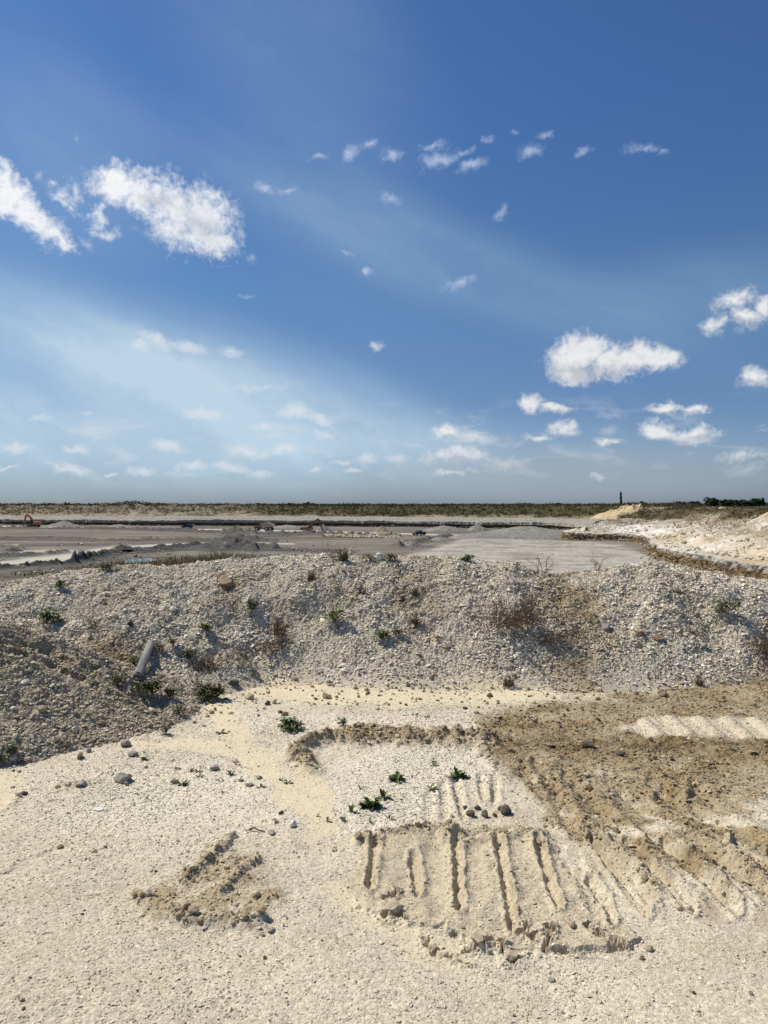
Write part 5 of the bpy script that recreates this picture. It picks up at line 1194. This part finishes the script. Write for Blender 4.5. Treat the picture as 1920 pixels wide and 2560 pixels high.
def plants():
    B = leafy_bush
    B('dark green leafy bush on the left part of the shell bank', 103, 1350, 44, 34, 1, n=190)
    B('green leafy bush in the middle of the shell bank', 724, 1344, 34, 28, 2)
    B('dark green bush casting a shadow on the right part of the shell bank', 1560, 1328, 36, 32, 3)
    B('small green sprout below the far left crest of the bank', 131, 1272, 20, 18, 4, n=60, lf=.3)
    B('small dark green plant straight above the grey post on the bank', 543, 1318, 20, 20, 5, n=70, lf=.3)
    B('small olive plant on the bank left of the middle dead tuft', 447, 1366, 20, 18, 6, 'olive', n=70, lf=.3)
    B('dark green plant below the middle leafy bush, beside a dry hollow', 826, 1382, 24, 20, 7, n=80, lf=.28)
    B('tiny green plant on the bank right of the plant below the middle bush', 861, 1372, 15, 14, 8, n=50, lf=.34)
    B('dark small brown plant on the bank casting a shadow to its right', 897, 1352, 18, 16, 9, 'brownleaf', n=60, lf=.32)
    B('broad olive green bush at the foot of the bank beside the spoil heap', 330, 1505, 48, 36, 10, 'olive', n=220)
    B('small round olive bush right of the broad olive bush', 366, 1506, 22, 20, 11, 'olive', n=80, lf=.28)
    B('wide dark green bush at the foot of the bank above the sand wash', 452, 1508, 56, 30, 12, 'olive', n=170)
    B('dark green weed right of the grey post on the bank', 407, 1424, 32, 22, 13, n=110)
    B('brown green clump above the top of the grey post', 375, 1398, 22, 24, 14, 'olive', n=100)
    B('dark brown green clump beside the top end of the grey post', 346, 1408, 24, 22, 15, 'olive', n=100)
    B('olive plant left of the grey post', 292, 1440, 34, 24, 16, 'olive', n=120)
    B('small olive plant touching the lower end of the grey post', 300, 1474, 24, 18, 17, 'olive', n=80)
    B('olive plant in the hollow between spoil heap and bank', 262, 1475, 30, 22, 18, 'olive', n=100)
    B('green clump alone on the pale sand at the foot of the bank', 631, 1576, 46, 24, 19, n=200, group='green clumps on the ground')
    B('small green plant right of the green clump on the pale sand', 742, 1567, 16, 15, 20, n=60, lf=.3, group='green clumps on the ground')
    B('yellow green plant in the hollow of the sand wash', 388, 1542, 26, 16, 21, 'olive', n=90, group='green clumps on the ground')
    B('green bush on the crest of the bank beside the white boulder', 842, 1214, 26, 22, 22, 'olive', n=120)
    B('low dark bush on the crest of the bank near its left end', 232, 1232, 34, 16, 23, 'olive', n=120)
    B('olive bush on the crest left of the white boulder', 800, 1212, 22, 14, 24, 'olive', n=80)
    B('small dark plant on the crest right of the middle', 1010, 1214, 20, 14, 25, n=60, lf=.3)
    B('dark green plant on the lower front of the spoil heap', 360, 1585, 22, 20, 26, 'olive', n=80, group='green clumps on the ground')
    B('dark plant at the foot of the spoil heap, far left', 30, 1630, 24, 22, 27, n=80, lf=.25, group='green clumps on the ground')
    B('dark small plant at the left edge at the foot of the heap', 4, 1645, 24, 18, 28, 'olive', n=70, lf=.25, group='green clumps on the ground')
    Q = rosette
    Q('largest dark green rosette on the white gravel patch', 802, 1745, 46, 31, n=30, upright=.5)
    Q('green rosette right above the largest one on the white gravel', 830, 1724, 34, 32, n=14, upright=.6)
    Q('spreading green rosette near the top of the white gravel patch', 857, 1687, 40, 33, n=20)
    Q('brownish seedling touching the spreading rosette at its right', 887, 1680, 18, 34, 'brownleaf', n=8)
    Q('upright dark green rosette at the right edge of the white gravel', 993, 1678, 38, 35, n=24, upright=.55)
    Q('thin leaved olive rosette left of the upright rosette', 931, 1707, 30, 36, 'olive', n=13)
    Q('pale thin seedling left of the largest rosette, nearer the sand wash', 760, 1755, 30, 37, 'pale', n=7, upright=.7)
    Q('pale seedling directly below the largest rosette', 800, 1778, 22, 38, 'pale', n=6, upright=.7)
    Q('pale narrow seedling low on the right of the largest rosette', 842, 1770, 24, 39, 'pale', n=4, upright=.8)
    Q('pale seedling low at the left edge of the white gravel', 706, 1775, 24, 40, 'pale', n=5, upright=.8)
    Q('pale seedling between the sand wash and the largest rosette', 742, 1775, 22, 41, 'pale', n=5, upright=.6)
    Q('tiny brown seedling high on the white gravel patch', 935, 1645, 18, 42, 'olive', n=9)
    Q('tiny olive seedling under the tiny brown one on the white gravel', 937, 1655, 20, 43, 'olive', n=9)
    Q('tiny olive seedling in the middle of the white gravel patch', 778, 1704, 18, 44, 'olive', n=8)
    Q('green seedling beside the dark pebble on the left shell patch', 395, 1696, 24, 45, n=14)
    Q('leafy seedling below the foot of the spoil heap', 312, 1642, 22, 46, 'olive', n=14, upright=.6)
    Q('thin green seedling under the leafy seedling below the heap', 311, 1660, 20, 47, 'pale', n=9)
    Q('brown spiky seedling on the left shell patch', 346, 1673, 17, 48, 'brownleaf', n=9)
    Q('olive seedling right of the brown spiky one on the left shell patch', 383, 1662, 17, 49, 'olive', n=10)
    Q('dark seedling near the middle top of the left shell patch', 413, 1667, 17, 50, 'olive', n=12, upright=.6)
    Q('dark seedling right beside another near the top of the left shell patch', 428, 1668, 16, 51, n=12, upright=.6)
    Q('dark seedling just below the pair near the top of the left shell patch', 431, 1680, 18, 52, n=10)
    Q('seedling near the sand wash at the right of the left shell patch', 479, 1712, 16, 53, 'olive', n=9)
    Q('seedling left of the sand wash, alone', 475, 1687, 14, 54, 'pale', n=6)
    Q('pale seedling standing in the sand wash', 498, 1674, 22, 55, 'pale', n=9, upright=.7)
    Q('dark star shaped seedling at the top of the sand wash', 511, 1653, 14, 56, 'olive', n=10)
    Q('pale seedling low in the sand wash', 566, 1701, 18, 57, 'pale', n=7, upright=.7)
    Q('pale seedling on the clods between the two sand channels', 622, 1692, 22, 58, 'pale', n=9)
    Q('pale seedling left of the one between the two sand channels', 606, 1686, 16, 59, 'pale', n=7)
    Q('small dark seedling on the pale sand under the bank, right part', 921, 1550, 16, 60, 'olive', n=9)
    Q('flat seedling on the rubble left of the windrow', 477, 1585, 26, 61, 'olive', n=10)
    Q('seedling in the brown windrow', 925, 1604, 22, 62, 'pale', n=9)
    T = dry_tuft
    T('brown dry tuft on the crest of the bank left of the white boulder', 742, 1212, 30, 34, 71)
    T('brown dry tuft on the bank below the crest, centre left', 672, 1254, 28, 24, 72)
    T('dark dry clump below the crest, between two tufts', 782, 1286, 32, 18, 73)
    T('dark brown dry clump on the bank under the white boulder', 898, 1288, 30, 22, 74)
    T('brown dry tuft low on the right half of the bank', 1098, 1482, 36, 24, 75)
    T('tall straw tuft above the dead brush in the middle of the bank', 602, 1374, 36, 40, 76, 'dry')
    T('dark brown tuft on the left of the bank', 281, 1352, 22, 16, 77)
    T('dark dry clump left of the brown slide on the crest', 870, 1300, 24, 14, 78)
    T('small dry tuft at the right end of the bank', 1510, 1480, 26, 20, 79)
    K = brush
    K('large brown dead shrub sprawling on the right half of the bank', 1105, 1350, 150, 60, 81, 60, (.15, -.5), thick=.0045, leaves=420)
    K('dead grey brush trailing from the large shrub over the brown slide', 1180, 1392, 110, 40, 82, 26, (.5, -.5), thick=.004)
    K('dead brush with a dark base in the middle of the bank', 600, 1402, 90, 40, 83, 34, (.1, -.3), leaves=200)
    K('dry brush in the dark hollow low on the bank', 445, 1445, 90, 44, 84, 34, (-.1, -.3), leaves=180)
    K('pale dry brush high on the left of the bank', 205, 1355, 80, 50, 85, 24, (0, -.2), thick=.003)
    K('bare twigs standing above the wide bush at the foot of the bank', 420, 1490, 60, 50, 86, 10, (0, -.1), thick=.003)
    K('tall bare twig shrub on the dip of the crest', 1172, 1244, 70, 58, 87, 7, (0, 0), thick=.006, leaves=14)
    K('small bare twig shrub on the crest right of the dip', 1292, 1230, 40, 34, 88, 9, (0, 0), thick=.0035)
    K('thin bare twig shrub on the right end of the crest', 1580, 1250, 50, 56, 89, 5, (0, 0), thick=.004)
    K('tall thin twigs on the crest left of the brown tuft', 716, 1208, 40, 48, 90, 5, (-.2, 0), thick=.004)
    K('thin twig shrub on the crest near the middle left', 600, 1206, 46, 30, 91, 5, (.2, 0), thick=.003)
    K('dark twiggy shrub at the right edge of the bank', 1652, 1410, 60, 60, 92, 26, (-.2, -.1), leaves=120)
    K('dry twigs over the dark hollow beside the dead brush', 520, 1425, 80, 34, 93, 18, (.2, -.4), thick=.003, leaves=60)
plants()
def crest_grass():
    x = rng.uniform(-6.2, -1.4, 1500); y = rng.uniform(9.9, 11.6, 1500); u = UD+FD*x/y
    ok = rng.uniform(0, 1, 1500) < sst(u, 120, 330)*(1-sst(u, 470, 560)); x, y = x[ok], y[ok]; z = bank_h(x, y, False)[0]
    h = rng.uniform(.06, .26, len(x))*(.6+.6*rng.uniform(0, 1, len(x))); V, F = tufts(x, y, z, h, h*.8, 18, .8)
    c = V.reshape(-1, 3, 3); m = c[:, :2].mean(1, keepdims=True); c[:, :2] = m+(c[:, :2]-m)*.22; c[:, 2] += rng.normal(0, .06, (len(c), 3))*[1, 1, .3]
    tag(np_mesh('dry_grass', c.reshape(-1, 3), F, M['dry'], smooth=False), 'reddish dry grass on the back of the bank by the puddle', 'grass', kind='stuff')
crest_grass()
def post():
    a = on_surface(299, 1470); b = on_surface(327, 1400); d = Vector(b)-Vector(a); L = d.length*1.02
    bm = bmesh.new(); prev = None; r = random.Random(5)
    for k in range(9):
        t = k/8; rr = .038*(1+.06*math.sin(k*2.2)); ring = [bm.verts.new((math.cos(i*.524)*rr*(1+.05*r.uniform(-1, 1)), math.sin(i*.524)*rr, (t-.5)*L+(.02*math.sin(i*1.3) if k in (0, 8) else 0))) for i in range(12)]
        if prev:
            for i in range(12): bm.faces.new((prev[i], prev[(i+1) % 12], ring[(i+1) % 12], ring[i]))
        else: bm.faces.new(ring[::-1])
        prev = ring
    bm.faces.new(prev)
    m, nt, bs = new_mat('weathered_wood'); tc = nt.node('ShaderNodeTexCoord'); mp = nt.node('ShaderNodeMapping'); nt.l.new(tc.outputs['Object'], mp.inputs[0]); mp.inputs['Scale'].default_value = (40, 40, 3)
    n = nt.noise(mp.outputs[0], 1.0, 5, .6); nt.l.new(nt.mix(nt.step(n, .35, .65), (.13, .125, .115), (.27, .255, .23)), bs.inputs['Base Color']); bs.inputs['Roughness'].default_value = .9
    o = bm_obj('wooden_post', bm, m); o.location = (Vector(a)+Vector(b))/2+Vector((0, -.02, .042)); o.rotation_mode = 'QUATERNION'; o.rotation_quaternion = d.to_track_quat('Z', 'Y')
    tag(o, 'weathered grey wooden post lying up the slope of the shell bank', 'post')
post()
def rock_mat(name, a, b):
    m, nt, bs = new_mat(name); tc = nt.node('ShaderNodeTexCoord'); n = nt.noise(tc.outputs['Object'], 38, 5, .65); nt.l.new(nt.mix(nt.step(n, .35, .68), a, b), bs.inputs['Base Color']); bs.inputs['Roughness'].default_value = .9; bs.inputs['Specular IOR Level'].default_value = .15
    bp = nt.node('ShaderNodeBump'); bp.inputs['Strength'].default_value = .5; bp.inputs['Distance'].default_value = .004; nt.l.new(n, bp.inputs['Height']); nt.l.new(bp.outputs[0], bs.inputs['Normal']); return m
M['rgrey'] = rock_mat('grey_rock', (.25, .225, .185), (.36, .33, .275)); M['rbrown'] = rock_mat('brown_rock', (.19, .135, .08), (.31, .235, .15)); M['rdark'] = rock_mat('dark_rock', (.085, .07, .052), (.16, .135, .10)); M['rwhite'] = rock_mat('white_rock', (.62, .59, .53), (.74, .71, .66)); M['rtan'] = rock_mat('tan_rock', (.34, .275, .18), (.46, .39, .27))
def rock(label, u, v, px, mat, seed, flat=.72, group='single stones on the ground', sink=.25, name='rock'):
    x, y, z = on_surface(u, v); r = px/2/FD*y; o = bm_obj(name, rock_mesh(r, seed, 3 if px > 18 else 2, flat), M[mat]); o.location = (x, y, z+r*flat*(1-sink)-r*flat*.2); o.rotation_euler = (0, 0, seed*1.7); return tag(o, label, 'rock', group)
def rocks():
    K = rock
    K('largest grey rock on the left shell patch with a peaked top', 265, 1689, 36, 'rgrey', 11, .8)
    K('small grey rock leaning on the front of the largest one', 274, 1697, 16, 'rgrey', 12, .85)
    K('flat grey rock left of the largest rock', 176, 1696, 24, 'rgrey', 13, .45)
    K('rusty brown stone at the foot of the spoil heap', 173, 1638, 18, 'rbrown', 14, 1.0)
    K('dark stone left of the rusty brown one', 46, 1651, 16, 'rdark', 15, .7)
    K('small reddish stone below the dark stone at the left', 29, 1666, 9, 'rbrown', 16)
    K('small grey stone beside the small reddish one', 42, 1669, 9, 'rgrey', 17)
    K('flat white shell alone on the pale ground at the left', 213, 1750, 22, 'rwhite', 18, .22, name='shell')
    K('small flat white shell below the foot of the heap', 72, 1668, 12, 'rwhite', 19, .22, name='shell')
    K('thin grey slab lying at the left', 27, 1701, 14, 'rgrey', 20, .3)
    K('dark stone left on the pale ground, above the flat white shell', 53, 1717, 18, 'rdark', 21, .6)
    K('dark round pebble beside the green seedling on the left shell patch', 378, 1692, 17, 'rdark', 22, .7)
    K('round white stone at the lower end of the sand wash', 634, 1786, 22, 'rwhite', 23, .75)
    K('grey stone at the head of the sand channel on the left', 464, 1663, 22, 'rgrey', 24, .6)
    K('second grey stone down along the left edge of the sand channel', 520, 1688, 16, 'rgrey', 25, .6)
    K('third grey stone down along the left edge of the sand channel', 540, 1698, 18, 'rgrey', 26, .6)
    K('grey stone at the right of the sand channel below the windrow', 560, 1683, 18, 'rgrey', 27, .6)
    K('dark stone on the left bank of the sand channel, low down', 607, 1759, 16, 'rdark', 28, .6)
    K('tan flat stone low on the left of the sand channel', 585, 1800, 22, 'rgrey', 29, .35)
    K('grey block stone at the foot of the heap by the wash', 286, 1633, 26, 'rgrey', 30, .6)
    K('grey stone low on the front of the spoil heap, largest there', 270, 1612, 28, 'rgrey', 31, .75, 'stones on the spoil heap')
    K('round grey stone on the bottom edge of the spoil heap', 192, 1625, 16, 'rgrey', 32, .85, 'stones on the spoil heap')
    K('brown stone in the lower front of the spoil heap', 145, 1612, 22, 'rbrown', 33, .7, 'stones on the spoil heap')
    K('pale round stone on the spoil heap face at the left', 55, 1478, 18, 'rwhite', 34, .7, 'stones on the spoil heap')
    K('pale flat stone high on the ridge of the spoil heap', 131, 1423, 20, 'rtan', 35, .5, 'stones on the spoil heap')
    K('tan stone in the middle of the spoil heap face', 92, 1537, 20, 'rtan', 36, .8, 'stones on the spoil heap')
    K('white shell flat on the spoil heap face', 95, 1567, 16, 'rwhite', 37, .3, 'stones on the spoil heap', name='shell')
    K('smooth white stone on the bank right of the grey post', 381, 1425, 16, 'rwhite', 38, .6, 'stones on the bank')
    K('white boulder on the crest of the bank between two bushes', 818, 1210, 21, 'rwhite', 39, .9, 'stones on the bank', .1)
    K('brown boulder stuck in the bank just below the left crest', 490, 1264, 40, 'rbrown', 40, .6, 'stones on the bank', .5)
    K('brown slab stone on the right part of the bank', 1383, 1375, 22, 'rbrown', 41, .7, 'stones on the bank')
    K('brown flat stone right of the brown slab stone on the bank', 1420, 1382, 28, 'rbrown', 42, .5, 'stones on the bank')
    K('grey stone on the bank with a dark side, far right', 1520, 1400, 18, 'rgrey', 43, .8, 'stones on the bank')
    K('grey block on the bank left of the brown stones', 1310, 1360, 24, 'rgrey', 44, .8, 'stones on the bank')
    K('brown clod lying on the sand at the foot of the bank, right', 1057, 1504, 16, 'rbrown', 45, .7)
    K('dark clod on the pale sand under the bank, leftmost of a row', 577, 1522, 16, 'rdark', 46, .7)
    K('round tan clod high on the sand at the foot of the bank', 540, 1510, 20, 'rtan', 47, .7)
    K('dark clod at the right end of the row on the pale sand', 1005, 1532, 12, 'rdark', 48, .7)
    K('grey lump in the sand hollow beside the wide bush', 505, 1480, 24, 'rdark', 49, .7)
    for k, (u, v, px, lab) in enumerate([(1005, 1748, 14, 'dark lump at the upper left of the dug hole'), (1018, 1762, 20, 'dark brown lump leaning left in the dug hole'), (1048, 1765, 24, 'round brown lump in the middle of the dug hole'), (1030, 1749, 16, 'dark lump at the back of the dug hole'), (1068, 1764, 14, 'small dark lump right of the middle in the dug hole'), (1094, 1757, 30, 'dark wedge shaped lump at the right end of the dug hole'), (976, 1765, 12, 'small tan lump left of the dug hole'), (1082, 1750, 16, 'dark lump behind the wedge at the right of the dug hole')]):
        K(lab, u, v, px, 'rdark' if k != 6 else 'rtan', 60+k, .8, 'dark lumps in the dug hole')
    K('blue grey stone in the bottom ground at the right', 1190, 2118, 22, 'rgrey', 71, .4)
    K('brown pebble near the bottom left corner', 50, 2165, 13, 'rbrown', 72, .7)
    K('orange brown pebble just below the brown one in the corner', 50, 2182, 11, 'rbrown', 73, .7)
    K('dark grey stone on the front edge of the cracked slab', 975, 2022, 22, 'rgrey', 74, .8)
    K('tan slab of crust tilted on the front edge of the cracked slab', 1030, 2035, 34, 'rtan', 75, .35)
    K('tan crust piece at the left end of the cracked slab', 850, 1975, 40, 'rtan', 76, .4)
    K('tan crust piece below the left end of the cracked slab', 938, 2058, 28, 'rtan', 77, .35)
    K('brown crust lump low in the middle of the slab front', 1105, 2072, 32, 'rtan', 78, .5)
    K('tan lump in the crumbled right front of the slab', 1400, 2052, 24, 'rtan', 79, .6)
    K('second tan lump in the crumbled right front, lower', 1385, 2072, 18, 'rtan', 80, .7)
    K('tan crust piece standing up on the slab front', 1235, 2000, 26, 'rtan', 81, .55)
    K('small stone right of the slab near the bottom', 1498, 2148, 12, 'rdark', 82, .7)
    K('small dark stone low at the right edge of the ground', 1622, 2148, 14, 'rgrey', 83, .7)
    K('small grey stone in front of the dug patch', 585, 2012, 16, 'rgrey', 84, .7)
    K('pair stone left of the small grey stone in front of the dug patch', 568, 2024, 11, 'rgrey', 85, .7)
    K('brown lump at the left end of the dug patch', 293, 1938, 16, 'rbrown', 86, .7)
    K('tan slab lump in the dug patch front', 415, 1972, 34, 'rtan', 87, .35)
    K('tan lump at the right front of the dug patch', 520, 1980, 15, 'rtan', 88, .45)
    K('small dark stone alone left of the dug patch', 178, 1976, 8, 'rdark', 89)
    K('brown stone alone on the left of the pale ground', 130, 1832, 15, 'rbrown', 90, .6)
    K('small brown stone right of the lone brown stone', 228, 1832, 11, 'rbrown', 91, .6)
    K('dark flake between the dug patch and its left ridge', 336, 1884, 9, 'rdark', 92, .5)
    K('dark stone pair low in the middle foreground', 572, 2072, 12, 'rdark', 93, .7)
    K('brown clod on top of the brown soil at the right', 1330, 1797, 20, 'rbrown', 94, .7)
    K('brown slab in the brown soil below the track print', 1190, 1612, 30, 'rbrown', 95, .35)
    K('dark slab lump right of the brown slab in the soil', 1272, 1612, 28, 'rdark', 96, .5)
    K('grey slab in the dark soil band at the right', 1340, 1632, 30, 'rdark', 97, .35)
rocks()
def stick():
    for lab, (u0, v0), (u1, v1), rr in (('short dark stick beside the sand wash', (538, 1796), (572, 1799), .006), ('dry twig lying on the brown soil at the foot of the bank', (1420, 1498), (1465, 1490), .005)):
        a, b = Vector(on_surface(u0, v0)), Vector(on_surface(u1, v1)); V, F = [], []
        P = [a, a.lerp(b, .3)+Vector((0, .01, .012)), a.lerp(b, .65)+Vector((0, -.008, .006)), b]; twig_tube(V, F, [tuple(p+Vector((0, 0, rr))) for p in P], rr, rr*.6, 6)
        tag(mesh_obj('stick', V, F, M['twig']), lab, 'stick')
stick()
# sand heap on the back of the bank
x, y = at(777, 1203, .62); heap('pale sand heap on the back of the bank behind its crest', x-.02, 11.3, .50, .55, .45, .56, M['hsand'], 901, lump=.2, pw=.8, name='sand_heap')['group'] = 'heaps on the bank'
